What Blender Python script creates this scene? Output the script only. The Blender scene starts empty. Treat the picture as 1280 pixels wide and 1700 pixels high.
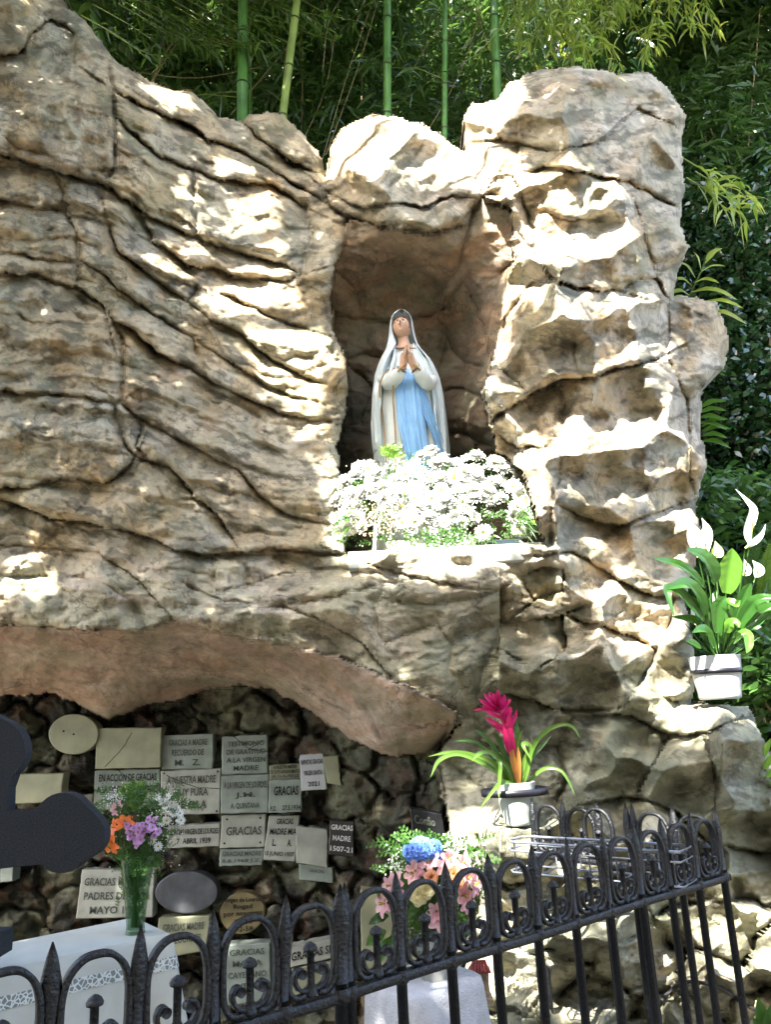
import bpy, math, random
import numpy as np
from mathutils import Vector, Matrix
from collections import deque

random.seed(7)
RNG = np.random.default_rng(11)
sc = bpy.context.scene
col = sc.collection
R = math.radians

# ------------------------------------------------------------------ camera
PITCH, ROLL, FPX = 0.2599, 0.051, 1280.0
CAM = np.array([0.0, 0.0, 1.55])
_s, _c = math.sin(PITCH), math.cos(PITCH)
F_ = np.array([0, _c, _s]); U0 = np.array([0, -_s, _c]); R0 = np.array([1.0, 0, 0])
cr, sr = math.cos(ROLL), math.sin(ROLL)
R_ = cr * R0 - sr * U0
U_ = sr * R0 + cr * U0
cam = bpy.data.cameras.new('camera')
camo = bpy.data.objects.new('camera', cam); col.objects.link(camo)
cam.sensor_fit = 'VERTICAL'; cam.sensor_height = 36.0; cam.lens = FPX / 1700 * 36
cam.clip_start = 0.05; cam.clip_end = 500
camo.matrix_world = Matrix(((R_[0], U_[0], -F_[0], CAM[0]), (R_[1], U_[1], -F_[1], CAM[1]),
                            (R_[2], U_[2], -F_[2], CAM[2]), (0, 0, 0, 1)))
sc.camera = camo

# ------------------------------------------------------------------ light
SUN = np.array([-0.29, -0.56, 0.78]); SUN /= np.linalg.norm(SUN)
w = bpy.data.worlds.new('World'); sc.world = w; w.use_nodes = True
nt = w.node_tree; bg = nt.nodes['Background']
sky = nt.nodes.new('ShaderNodeTexSky'); sky.sky_type = 'NISHITA'; sky.sun_disc = False
sky.sun_elevation = math.asin(SUN[2]); sky.sun_rotation = math.atan2(SUN[0], SUN[1])
sky.dust_density = 3.0; sky.ozone_density = 0.4; sky.air_density = 1.0
nt.links.new(sky.outputs[0], bg.inputs[0]); bg.inputs[1].default_value = 0.15
sl = bpy.data.lights.new('sun', 'SUN'); sl.energy = 4.2; sl.angle = R(0.5); sl.color = (1.0, 0.95, 0.86)
so = bpy.data.objects.new('sun', sl); col.objects.link(so)
so.rotation_euler = Vector(SUN).to_track_quat('Z', 'Y').to_euler()
sc.view_settings.view_transform = 'Standard'; sc.view_settings.look = 'None'
sc.view_settings.gamma = 1; sc.view_settings.use_curve_mapping = False
sc.view_settings.exposure = 3.08


# ------------------------------------------------------------------ helpers
def P(px, py, Y):
    """point of the place seen at photo position px, py, at distance Y along the ground"""
    px = np.asarray(px, float); py = np.asarray(py, float); Y = np.asarray(Y, float)
    a = ((px - 640) / FPX)[..., None]; b = ((850 - py) / FPX)[..., None]
    d = F_ + a * R_ + b * U_
    return CAM + d * (Y / d[..., 1])[..., None]


def V(px, py, Y):
    return Vector(P(px, py, Y))


def tag(o, label=None, cat=None, group=None, kind=None):
    if label: o['label'] = label
    if cat: o['category'] = cat
    if group: o['group'] = group
    if kind: o['kind'] = kind
    return o


def empty(name, loc=(0, 0, 0), label=None, cat=None, group=None):
    o = bpy.data.objects.new(name, None); o.location = loc; col.objects.link(o)
    return tag(o, label, cat, group)


def add(name, me, parent=None, mats=None):
    o = bpy.data.objects.new(name, me); col.objects.link(o)
    if mats is not None and not len(me.materials):
        for m in (mats if isinstance(mats, (list, tuple)) else [mats]): me.materials.append(m)
    if parent is not None: o.parent = parent
    return o


def link_child(o, parent):
    """parent keeping coordinates given in world space"""
    o.parent = parent
    o.location = Vector(o.location) - parent.location
    return o


class MB:
    def __init__(s): s.v = []; s.f = []; s.m = []; s.n = 0

    def quadgrid(s, pts, mat=0, closed_u=False, closed_v=False):
        pts = np.asarray(pts, float); a, b = pts.shape[:2]
        base = s.n; s.v.append(pts.reshape(-1, 3)); s.n += a * b
        ia = np.arange(a if closed_u else a - 1); ib = np.arange(b if closed_v else b - 1)
        A, B = np.meshgrid(ia, ib, indexing='ij'); A2 = (A + 1) % a; B2 = (B + 1) % b
        q = np.stack([A * b + B, A2 * b + B, A2 * b + B2, A * b + B2], -1).reshape(-1, 4) + base
        s.f += q.tolist(); s.m += [mat] * len(q)

    def face(s, pts, mat=0):
        base = s.n; s.v.append(np.asarray(pts, float)); s.n += len(pts)
        s.f.append(list(range(base, base + len(pts)))); s.m.append(mat)

    def raw(s, verts, faces, mat=0):
        base = s.n; verts = np.asarray(verts, float); s.v.append(verts); s.n += len(verts)
        s.f += [[i + base for i in f] for f in faces]; s.m += [mat] * len(faces)

    def box(s, c, size, rot=None, mat=0):
        c = np.asarray(c, float); h = np.asarray(size, float) / 2
        v = np.array([[x, y, z] for x in (-1, 1) for y in (-1, 1) for z in (-1, 1)], float) * h
        if rot is not None: v = v @ np.asarray(rot).T
        s.raw(v + c, [(0, 1, 3, 2), (4, 6, 7, 5), (0, 4, 5, 1), (2, 3, 7, 6), (0, 2, 6, 4), (1, 5, 7, 3)], mat)

    def tube(s, pts, rad, n=8, mat=0, cap=True, squash=None):
        pts = np.asarray(pts, float); k = len(pts)
        rad = np.full(k, rad, float) if np.isscalar(rad) else np.asarray(rad, float)
        t = np.gradient(pts, axis=0); t /= np.linalg.norm(t, axis=1)[:, None] + 1e-12
        up = np.array([0, 0, 1.0]) if abs(t[0, 2]) < .9 else np.array([0, 1.0, 0])
        rows = []
        x = np.cross(up, t[0]); x /= np.linalg.norm(x)
        for i in range(k):
            x = x - t[i] * np.dot(x, t[i]); x /= np.linalg.norm(x) + 1e-12
            y = np.cross(t[i], x)
            a = np.arange(n) / n * 2 * math.pi
            q = 1.0 if squash is None else squash
            rows.append(pts[i] + rad[i] * (np.cos(a)[:, None] * x + q * np.sin(a)[:, None] * y))
        base = s.n; s.quadgrid(rows, mat, closed_v=True)
        if cap:
            s.f.append([base + i for i in range(n)][::-1]); s.m.append(mat)
            s.f.append([base + (k - 1) * n + i for i in range(n)]); s.m.append(mat)

    def lathe(s, prof, c=(0, 0, 0), n=24, mat=0, sx=1, sy=1):
        a = np.arange(n) / n * 2 * math.pi
        rows = [np.stack([c[0] + r * sx * np.cos(a), c[1] + r * sy * np.sin(a), np.full(n, c[2] + z)], -1) for r, z in prof]
        base = s.n; s.quadgrid(rows, mat, closed_v=True)
        s.f.append([base + i for i in range(n)][::-1]); s.m.append(mat)
        s.f.append([base + (len(prof) - 1) * n + i for i in range(n)]); s.m.append(mat)

    def ball(s, c, r, n=10, m=6, mat=0):
        r = np.array([r, r, r] if np.isscalar(r) else r, float)
        th = np.linspace(0.05, math.pi - 0.05, m); a = np.arange(n) / n * 2 * math.pi
        rows = [np.stack([c[0] + r[0] * math.sin(t) * np.cos(a), c[1] + r[1] * math.sin(t) * np.sin(a),
                          np.full(n, c[2] - r[2] * math.cos(t))], -1) for t in th]
        base = s.n; s.quadgrid(rows, mat, closed_v=True)
        s.f.append([base + i for i in range(n)][::-1]); s.m.append(mat)
        s.f.append([base + (m - 1) * n + i for i in range(n)]); s.m.append(mat)

    def mesh(s, name='mesh', smooth=True):
        me = bpy.data.meshes.new(name)
        v = np.concatenate(s.v) if s.v else np.zeros((0, 3))
        me.from_pydata(v.tolist(), [], s.f)
        me.polygons.foreach_set('material_index', np.array(s.m, np.int32))
        if smooth: me.polygons.foreach_set('use_smooth', np.ones(len(s.f), bool))
        me.update(); return me

    def build(s, name, mats, parent=None, smooth=True, loc=None):
        me = s.mesh(name, smooth)
        o = add(name, me, parent, mats)
        if loc is not None: o.location = loc
        return o


def fastmesh(name, verts, faces, smooth=True, colors=None):
    """numpy quads or tris -> mesh"""
    me = bpy.data.meshes.new(name); k = faces.shape[1]
    me.vertices.add(len(verts)); me.vertices.foreach_set('co', np.asarray(verts, np.float32).ravel())
    me.loops.add(faces.size); me.loops.foreach_set('vertex_index', faces.astype(np.int32).ravel())
    me.polygons.add(len(faces)); me.polygons.foreach_set('loop_start', np.arange(len(faces), dtype=np.int32) * k)
    me.polygons.foreach_set('loop_total', np.full(len(faces), k, np.int32)) if False else None
    me.update(calc_edges=True)
    if smooth: me.polygons.foreach_set('use_smooth', np.ones(len(faces), bool))
    if colors is not None:
        at = me.color_attributes.new('col', 'FLOAT_COLOR', 'POINT')
        c4 = np.ones((len(verts), 4), np.float32); c4[:, :3] = colors
        at.data.foreach_set('color', c4.ravel())
    me.validate(); return me


# ------------------------------------------------------------------ noise
_perm = np.random.default_rng(5).permutation(4096)
_grad = np.random.default_rng(6).uniform(0, 2 * math.pi, 4096)


def pn(x, y, seed=0):
    x = np.asarray(x, float); y = np.asarray(y, float)
    xi = np.floor(x).astype(int); yi = np.floor(y).astype(int); xf = x - xi; yf = y - yi
    u = xf * xf * xf * (xf * (xf * 6 - 15) + 10); v = yf * yf * yf * (yf * (yf * 6 - 15) + 10)
    def g(a, b, dx, dy):
        h = _perm[(_perm[(a + seed * 131) & 4095] + b) & 4095]; t = _grad[h]
        return np.cos(t) * dx + np.sin(t) * dy
    n00 = g(xi, yi, xf, yf); n10 = g(xi + 1, yi, xf - 1, yf); n01 = g(xi, yi + 1, xf, yf - 1); n11 = g(xi + 1, yi + 1, xf - 1, yf - 1)
    return ((n00 * (1 - u) + n10 * u) * (1 - v) + (n01 * (1 - u) + n11 * u) * v) * 1.5


def fbm(x, y, o=4, seed=0, gain=.5):
    r = 0; a = 1.0
    for i in range(o):
        r = r + a * pn(x * 2 ** i + 17 * i, y * 2 ** i - 9 * i, seed + i); a *= gain
    return r


def cells(x, y, size, seed=0, jit=.9, ax=1.0):
    """F1, F2, id for jittered cells"""
    x = x / (size * ax); y = y / size
    xi = np.floor(x).astype(int); yi = np.floor(y).astype(int)
    f1 = np.full(x.shape, 9e9); f2 = f1.copy(); idd = np.zeros(x.shape, int)
    for a in (-1, 0, 1):
        for b in (-1, 0, 1):
            cx = xi + a; cy = yi + b
            h = _perm[(_perm[(cx + seed * 77) & 4095] + cy) & 4095]; h2 = _perm[(h + 911) & 4095]
            dx = (cx + .5 + jit * (h / 4096 - .5)) - x; dy = (cy + .5 + jit * (h2 / 4096 - .5)) - y
            d = np.sqrt(dx * dx + dy * dy); nid = (cx & 1023) * 1024 + (cy & 1023)
            m = d < f1
            f2 = np.where(m, f1, np.minimum(f2, d)); idd = np.where(m, nid, idd); f1 = np.where(m, d, f1)
    return f1 * size, f2 * size, idd


def chip(x, y, size, seed=0, tilt=.9, curv=1.2, mode='min'):
    """chipped rock: scooped faces that meet in sharp ridges (min) or pillows that meet in creases (max)"""
    x = x / size; y = y / size
    xi = np.floor(x).astype(int); yi = np.floor(y).astype(int)
    best = None
    for a in (-1, 0, 1):
        for b in (-1, 0, 1):
            cx = xi + a; cy = yi + b
            h = _perm[(_perm[(cx + seed * 77) & 4095] + cy) & 4095]; h2 = _perm[(h + 911) & 4095]; h3 = _perm[(h + 1733) & 4095]; h4 = _perm[(h2 + 307) & 4095]
            dx = x - (cx + h / 4096); dy = y - (cy + h2 / 4096)
            q = (h3 / 4096 - .5) * .5 + tilt * ((h4 / 4096 - .5) * dx + (h3 / 4096 - .5) * dy)
            k = curv * (dx * dx + dy * dy)
            v = q + k if mode == 'min' else q - k
            best = v if best is None else (np.minimum(best, v) if mode == 'min' else np.maximum(best, v))
    return best


def polydist(X, Y, pl, reach=1e9, closed=False):
    """distance to polyline and signed side (positive = below/right of its direction)"""
    pl = np.asarray(pl, float)
    if closed: pl = np.vstack([pl, pl[:1]])
    D = np.full(X.shape, 1e4); S = np.zeros(X.shape)
    for (x0, y0), (x1, y1) in zip(pl[:-1], pl[1:]):
        dx, dy = x1 - x0, y1 - y0; L = dx * dx + dy * dy + 1e-9
        t = np.clip(((X - x0) * dx + (Y - y0) * dy) / L, 0, 1)
        ex = X - (x0 + t * dx); ey = Y - (y0 + t * dy); d = np.sqrt(ex * ex + ey * ey)
        sd = (dx * ey - dy * ex)
        m = d < D; D = np.where(m, d, D); S = np.where(m, np.sign(sd), S)
    return D, S


def inside(X, Y, pl):
    pl = np.asarray(pl, float); r = np.zeros(X.shape, bool)
    x0, y0 = pl[:, 0], pl[:, 1]; x1, y1 = np.roll(x0, -1), np.roll(y0, -1)
    for a, b, c, d in zip(x0, y0, x1, y1):
        if b == d: continue
        m = ((b > Y) != (d > Y)) & (X < (c - a) * (Y - b) / (d - b) + a); r ^= m
    return r


def rbf(pts, X, Y, smooth=0.5):
    p = np.asarray(pts, float); q = p[:, :2] / 100; n = len(p)
    d = np.sqrt(((q[:, None] - q[None]) ** 2).sum(-1))
    A = np.zeros((n + 3, n + 3)); A[:n, :n] = d - np.eye(n) * smooth; A[:n, n] = 1; A[:n, n + 1:] = q; A[n, :n] = 1; A[n + 1:, :n] = q.T
    wv = np.linalg.solve(A, np.concatenate([p[:, 2], [0, 0, 0]]))
    x = X / 100; y = Y / 100; r = wv[n] + wv[n + 1] * x + wv[n + 2] * y
    for i in range(n): r = r + wv[i] * np.sqrt((x - q[i, 0]) ** 2 + (y - q[i, 1]) ** 2 + .02)
    return r


# ------------------------------------------------------------------ materials
def nodes_mat(name, rough=.6, spec=.4):
    m = bpy.data.materials.new(name); m.use_nodes = True; n = m.node_tree
    b = n.nodes['Principled BSDF']; b.inputs['Roughness'].default_value = rough
    b.inputs['Specular IOR Level'].default_value = spec
    return m, n, b


def simple(name, c, rough=.6, spec=.4, metal=0, var=.15, scale=30, bump=0, bscale=None, trans=0, sub=0):
    m, n, b = nodes_mat(name, rough, spec)
    b.inputs['Metallic'].default_value = metal
    tc = n.nodes.new('ShaderNodeTexCoord'); no = n.nodes.new('ShaderNodeTexNoise'); no.inputs['Scale'].default_value = scale
    no.inputs['Detail'].default_value = 6; n.links.new(tc.outputs['Object'], no.inputs['Vector'])
    r = n.nodes.new('ShaderNodeValToRGB'); r.color_ramp.elements[0].position = .3; r.color_ramp.elements[1].position = .7
    r.color_ramp.elements[0].color = (*[x * (1 - var) for x in c], 1); r.color_ramp.elements[1].color = (*[min(1, x * (1 + var)) for x in c], 1)
    n.links.new(no.outputs[0], r.inputs[0]); n.links.new(r.outputs[0], b.inputs['Base Color'])
    if bump:
        n2 = n.nodes.new('ShaderNodeTexNoise'); n2.inputs['Scale'].default_value = bscale or scale * 3; n2.inputs['Detail'].default_value = 5
        n.links.new(tc.outputs['Object'], n2.inputs['Vector'])
        bp = n.nodes.new('ShaderNodeBump'); bp.inputs['Strength'].default_value = bump; bp.inputs['Distance'].default_value = .01
        n.links.new(n2.outputs[0], bp.inputs['Height']); n.links.new(bp.outputs[0], b.inputs['Normal'])
    if sub:
        b.inputs['Subsurface Weight'].default_value = sub; b.inputs['Subsurface Radius'].default_value = (.02, .01, .008)
    return m


def leafmat(name, c, c2, rough=.35, trans=.35, spec=.5):
    """leaf: varied green per leaf, light shines through"""
    m, n, b = nodes_mat(name, rough, spec)
    g = n.nodes.new('ShaderNodeNewGeometry'); r = n.nodes.new('ShaderNodeValToRGB')
    r.color_ramp.elements[0].color = (*c, 1); r.color_ramp.elements[1].color = (*c2, 1)
    n.links.new(g.outputs['Random Per Island'], r.inputs[0]); n.links.new(r.outputs[0], b.inputs['Base Color'])
    t = n.nodes.new('ShaderNodeBsdfTranslucent'); mx = n.nodes.new('ShaderNodeMixShader'); mx.inputs[0].default_value = trans
    hs = n.nodes.new('ShaderNodeHueSaturation'); hs.inputs['Hue'].default_value = .48; hs.inputs['Value'].default_value = 1.7
    n.links.new(r.outputs[0], hs.inputs['Color']); n.links.new(hs.outputs[0], t.inputs[0])
    n.links.new(b.outputs[0], mx.inputs[1]); n.links.new(t.outputs[0], mx.inputs[2])
    n.links.new(mx.outputs[0], n.nodes['Material Output'].inputs[0])
    return m


def rockmat():
    m, n, b = nodes_mat('weathered_rock', .85, .25)
    L = n.links.new; N = n.nodes.new
    at = N('ShaderNodeAttribute'); at.attribute_name = 'col'
    geo = N('ShaderNodeNewGeometry')
    def noise(scale, detail=8, dist=0, rough=.6, vec=None):
        k = N('ShaderNodeTexNoise'); k.inputs['Scale'].default_value = scale; k.inputs['Detail'].default_value = detail
        k.inputs['Distortion'].default_value = dist; k.inputs['Roughness'].default_value = rough
        L(vec or geo.outputs['Position'], k.inputs['Vector']); return k
    def ramp(src, a, b_, ca, cb):
        k = N('ShaderNodeValToRGB'); k.color_ramp.elements[0].position = a; k.color_ramp.elements[1].position = b_
        k.color_ramp.elements[0].color = ca; k.color_ramp.elements[1].color = cb; L(src, k.inputs[0]); return k
    def mix(f, a, b_, mode='MIX', fac=None):
        k = N('ShaderNodeMix'); k.data_type = 'RGBA'; k.blend_type = mode
        if f is not None: L(f, k.inputs[0])
        else: k.inputs[0].default_value = fac
        L(a, k.inputs[6])
        if hasattr(b_, 'default_value'): L(b_, k.inputs[7])
        else: k.inputs[7].default_value = b_
        return k.outputs[2]
    W = (1, 1, 1, 1); K = (0, 0, 0, 1)
    c = at.outputs['Color']
    # mottled value change at three scales
    n1 = noise(5, 10, .6, .65); c = mix(None, c, ramp(n1.outputs[0], .32, .68, (.62, .62, .62, 1), (1.3, 1.28, 1.22, 1)).outputs[0], 'MULTIPLY', 1)
    n2 = noise(38, 8, .3, .7); c = mix(None, c, ramp(n2.outputs[0], .3, .7, (.78, .78, .79, 1), (1.18, 1.17, 1.15, 1)).outputs[0], 'MULTIPLY', .8)
    # black lichen blotches and rain stains
    mp = N('ShaderNodeMapping'); mp.inputs['Scale'].default_value = (1, 1, .35); L(geo.outputs['Position'], mp.inputs[0])
    n3 = noise(7, 12, .8, .72, mp.outputs[0]); f3 = ramp(n3.outputs[0], .52, .76, K, (.85, .85, .85, 1))
    c = mix(f3.outputs[0], c, (.085, .085, .066, 1))
    n4 = noise(3.1, 9, .5, .6); f4 = ramp(n4.outputs[0], .46, .72, K, (.7, .7, .7, 1))
    c = mix(f4.outputs[0], c, (.20, .21, .13, 1))
    n5 = noise(2.3, 9, 1.2, .6); f5 = ramp(n5.outputs[0], .60, .74, K, (.45, .45, .45, 1))
    c = mix(f5.outputs[0], c, (.40, .23, .12, 1))
    n6 = noise(60, 5, 0, .8); f6 = ramp(n6.outputs[0], .66, .72, K, (.8, .8, .8, 1))
    c = mix(f6.outputs[0], c, (.52, .49, .43, 1))
    # hairline cracks, warped so that they wander
    wn = noise(4, 6, 0, .6); vm = N('ShaderNodeVectorMath'); vm.operation = 'MULTIPLY_ADD'; L(wn.outputs['Color'], vm.inputs[0]); vm.inputs[1].default_value = (.35, .35, .35); L(geo.outputs['Position'], vm.inputs[2])
    mv = N('ShaderNodeMapping'); mv.inputs['Scale'].default_value = (1, 1, 1.9); mv.inputs['Rotation'].default_value = (0, .35, 0); L(vm.outputs[0], mv.inputs[0])
    vo = N('ShaderNodeTexVoronoi'); vo.feature = 'DISTANCE_TO_EDGE'; vo.inputs['Scale'].default_value = 3.6; L(mv.outputs[0], vo.inputs['Vector'])
    gate = noise(2.6, 4, 0, .5); gm = ramp(gate.outputs[0], .45, .60, K, W)
    ck = ramp(vo.outputs['Distance'], .0, .022, W, K); cm = N('ShaderNodeMath'); cm.operation = 'MULTIPLY'; L(ck.outputs[0], cm.inputs[0]); L(gm.outputs[0], cm.inputs[1])
    cm2 = N('ShaderNodeMath'); cm2.operation = 'MULTIPLY'; L(cm.outputs[0], cm2.inputs[0]); cm2.inputs[1].default_value = .55
    c = mix(cm2.outputs[0], c, (.06, .05, .035, 1))
    # thin dark weather streaks along the beds
    ms = N('ShaderNodeMapping'); ms.inputs['Scale'].default_value = (1.2, 1.2, 9); ms.inputs['Rotation'].default_value = (0, .45, 0); L(vm.outputs[0], ms.inputs[0])
    ns = noise(3.2, 10, .4, .7, ms.outputs[0]); fs = ramp(ns.outputs[0], .52, .68, K, (.65, .65, .65, 1)); c = mix(fs.outputs[0], c, (.12, .105, .07, 1))
    L(c, b.inputs['Base Color'])
    n7 = noise(52, 10, .6, .62); n8 = noise(120, 8, 0, .7)
    mp2 = N('ShaderNodeMapping'); mp2.inputs['Scale'].default_value = (.25, .25, 1.6); mp2.inputs['Rotation'].default_value = (0, .25, 0); L(geo.outputs['Position'], mp2.inputs[0])
    n9 = noise(42, 8, .8, .6, mp2.outputs[0])
    a1 = N('ShaderNodeMath'); a1.operation = 'MULTIPLY_ADD'; L(n8.outputs[0], a1.inputs[0]); a1.inputs[1].default_value = .25; L(n7.outputs[0], a1.inputs[2])
    a2 = N('ShaderNodeMath'); a2.operation = 'MULTIPLY_ADD'; L(n9.outputs[0], a2.inputs[0]); a2.inputs[1].default_value = .45; L(a1.outputs[0], a2.inputs[2])
    a3 = N('ShaderNodeMath'); a3.operation = 'MULTIPLY_ADD'; L(cm.outputs[0], a3.inputs[0]); a3.inputs[1].default_value = -.9; L(a2.outputs[0], a3.inputs[2])
    bp = N('ShaderNodeBump'); bp.inputs['Strength'].default_value = .6; bp.inputs['Distance'].default_value = .009
    L(a3.outputs[0], bp.inputs['Height']); L(bp.outputs[0], b.inputs['Normal'])
    return m


M = {}
M['rock'] = rockmat()
# ------------------------------------------------------------------ the rock grotto
STEP = 2.6
gx = np.arange(-230, 1420, STEP); gy = np.arange(-130, 1860, STEP)
GX, GY = np.meshgrid(gx, gy)          # photo coordinates of the sculpting grid

OUT = [(-400, -400), (20, -400), (60, -60), (105, 0), (130, 25), (152, 42), (180, 85), (200, 105), (262, 140), (288, 149), (318, 150), (338, 165), (362, 192), (402, 200), (412, 189), (445, 185), (470, 188),
       (495, 213), (520, 240), (537, 262), (541, 290), (546, 250), (556, 222), (580, 203), (620, 187), (662, 191), (708, 208), (745, 230), (770, 250), (768, 190), (783, 166), (803, 170), (826, 163), (846, 134), (885, 115), (960, 110), (1030, 119),
       (1078, 119), (1108, 142), (1140, 186), (1134, 250), (1140, 300), (1131, 370), (1147, 408), (1130, 448), (1118, 492), (1150, 489), (1192, 500), (1212, 560), (1205, 612), (1168, 645), (1165, 700), (1176, 770), (1166, 800), (1158, 850),
       (1172, 905), (1150, 950), (1140, 1000), (1152, 1060), (1158, 1120), (1150, 1165), (1245, 1172), (1262, 1210), (1290, 1270), (1420, 1330), (1600, 1400), (1600, 2000), (-400, 2000)]
NICHE = [(578, 362), (640, 377), (700, 387), (745, 378), (775, 372), (800, 322), (822, 335), (850, 345), (852, 430), (838, 500), (828, 560), (812, 612), (800, 650), (812, 700), (824, 748), (868, 780), (884, 830), (905, 905), (575, 918), (570, 860), (566, 790), (560, 740),
         (572, 700), (578, 640), (576, 600), (556, 560), (548, 500), (556, 440), (572, 400)]
NOTCH = []
ARCH_EDGE = [(-260, 1040), (0, 1037), (100, 1042), (225, 1047), (285, 1030), (350, 1045), (425, 1062), (500, 1075), (575, 1095), (640, 1125), (700, 1150), (760, 1182)]
LIP = [(745, 1222), (715, 1247), (660, 1259), (622, 1246), (572, 1221), (532, 1192), (492, 1165), (452, 1145), (400, 1135), (350, 1141), (300, 1160), (240, 1170), (180, 1196), (90, 1150), (0, 1156), (-260, 1150)]
UNDER = ARCH_EDGE + LIP
CAVE = [(-400, 1140)] + LIP[::-1] + [(768, 1195), (735, 1240), (722, 1275), (738, 1330), (748, 1390), (790, 1450), (800, 1500), (775, 1560), (700, 1660), (620, 2000), (-400, 2000)]

D_MAIN = [(-230, -130, 3.6), (-200, 500, 3.45), (-200, 1000, 3.5), (0, 0, 3.55), (100, 20, 3.8), (60, 150, 3.42), (150, 200, 3.48), (0, 250, 3.45), (200, 130, 3.85), (300, 170, 4.0), (400, 220, 4.15), (500, 260, 4.2), (300, 300, 3.85), (450, 380, 3.95), (520, 480, 3.9), (545, 600, 3.85),
          (300, 450, 3.72), (100, 400, 3.5), (0, 500, 3.45), (300, 600, 3.65), (100, 700, 3.4), (0, 750, 3.35), (250, 800, 3.42), (400, 750, 3.62), (500, 800, 3.68), (450, 880, 3.6), (550, 880, 3.66),
          (0, 880, 3.58), (100, 900, 3.62), (200, 950, 3.58), (0, 1000, 3.5), (100, 1020, 3.46), (300, 1000, 3.45), (450, 980, 3.42), (600, 948, 3.30), (700, 946, 3.27), (800, 944, 3.27), (870, 938, 3.3), (600, 918, 3.44), (700, 918, 3.42), (800, 915, 3.42), (600, 985, 3.38), (720, 985, 3.36), (820, 985, 3.37), (600, 1060, 3.35), (750, 1060, 3.32), (740, 1150, 3.3), (400, 1050, 3.42), (730, 1230, 3.4),
          (580, 300, 4.0), (560, 240, 4.25), (640, 200, 4.2), (740, 240, 4.2), (640, 260, 4.0), (640, 330, 3.78), (720, 340, 3.8), (640, 370, 3.85), (770, 300, 3.95),
          (800, 180, 4.15), (900, 120, 4.25), (1000, 115, 4.3), (1100, 140, 4.5), (1135, 200, 4.6), (900, 200, 3.85), (1000, 230, 3.75), (1080, 260, 4.0), (850, 300, 3.85), (950, 350, 3.65), (1050, 380, 3.72), (1120, 380, 4.2), (830, 450, 3.88), (900, 480, 3.65), (1000, 520, 3.55), (1090, 520, 3.8),
          (1125, 560, 4.05), (1160, 560, 4.0), (1200, 560, 4.2), (850, 600, 3.75), (950, 620, 3.55), (1050, 650, 3.52), (1150, 680, 4.0), (1165, 780, 4.1), (850, 750, 3.72), (900, 800, 3.68), (1000, 750, 3.45), (1100, 750, 3.62), (1000, 870, 3.5), (1100, 870, 3.65), (1150, 920, 3.9),
          (900, 925, 3.5), (950, 980, 3.42), (1050, 1000, 3.38), (1120, 1050, 3.5), (850, 1050, 3.42), (900, 1130, 3.42), (1000, 1130, 3.4), (1060, 1130, 3.38), (1100, 1130, 3.35), (1150, 1150, 3.4), (1200, 1178, 3.08), (1245, 1190, 3.15), (1160, 1185, 3.1), (800, 1200, 3.55), (850, 1230, 3.5), (950, 1200, 3.42), (1000, 1300, 3.25), (1150, 1280, 3.15),
          (1270, 1400, 3.2), (850, 1320, 3.36), (810, 1340, 3.35), (920, 1340, 3.3), (860, 1352, 3.22), (860, 1384, 2.96), (820, 1395, 3.0), (898, 1395, 3.02), (860, 1420, 2.95), (780, 1300, 3.5), (780, 1450, 3.4), (870, 1450, 3.15), (900, 1600, 3.1), (1000, 1400, 3.3), (1100, 1600, 3.1), (1270, 1650, 3.1), (1400, 1600, 3.2), (750, 1600, 3.5), (850, 1850, 3.0), (1300, 1850, 3.0), (1150, 1400, 3.22)]
D_UNDER = [(-200, 1045, 3.52), (0, 1045, 3.5), (200, 1055, 3.5), (285, 1035, 3.46), (400, 1072, 3.44), (500, 1090, 3.42), (600, 1130, 3.38), (700, 1165, 3.34), (0, 1150, 4.1), (-200, 1150, 4.1), (180, 1190, 4.15), (350, 1138, 4.25), (450, 1145, 4.15), (530, 1190, 3.88), (620, 1245, 3.62), (700, 1250, 3.5), (745, 1205, 3.4),
           (100, 1095, 3.8), (300, 1095, 3.85), (450, 1115, 3.8), (560, 1150, 3.6), (660, 1200, 3.45)]
D_CAVE = [(-200, 1170, 4.2), (0, 1170, 4.2), (300, 1200, 4.32), (500, 1200, 4.25), (560, 1260, 4.05), (640, 1300, 3.85), (700, 1330, 3.65), (100, 1400, 4.3), (400, 1400, 4.3), (550, 1450, 4.25), (640, 1500, 4.05), (300, 1700, 4.35), (0, 1700, 4.35), (600, 1700, 4.15), (700, 1500, 3.85), (760, 1420, 3.55), (760, 1500, 3.6), (680, 1250, 3.75), (740, 1250, 3.55), (200, 1850, 4.4)]
D_NICHE = [(580, 365, 3.9), (640, 380, 3.88), (720, 388, 3.88), (770, 375, 3.9), (600, 440, 4.2), (680, 450, 4.25), (740, 440, 4.2), (600, 520, 4.45), (680, 510, 4.5), (750, 520, 4.4), (570, 600, 4.5), (680, 620, 4.6), (780, 620, 4.45), (570, 800, 4.5), (680, 800, 4.6), (780, 800, 4.5),
           (800, 330, 3.95), (845, 350, 3.86), (848, 430, 3.86), (800, 430, 4.05), (775, 480, 4.3), (835, 500, 3.85), (800, 560, 4.2), (822, 570, 3.85), (805, 620, 3.95), (802, 650, 3.9), (810, 700, 3.88), (820, 750, 3.9), (860, 790, 3.85), (880, 840, 3.8), (900, 900, 3.7), (830, 850, 4.3), (560, 500, 4.3), (575, 900, 4.4), (700, 910, 4.5)]

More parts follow.
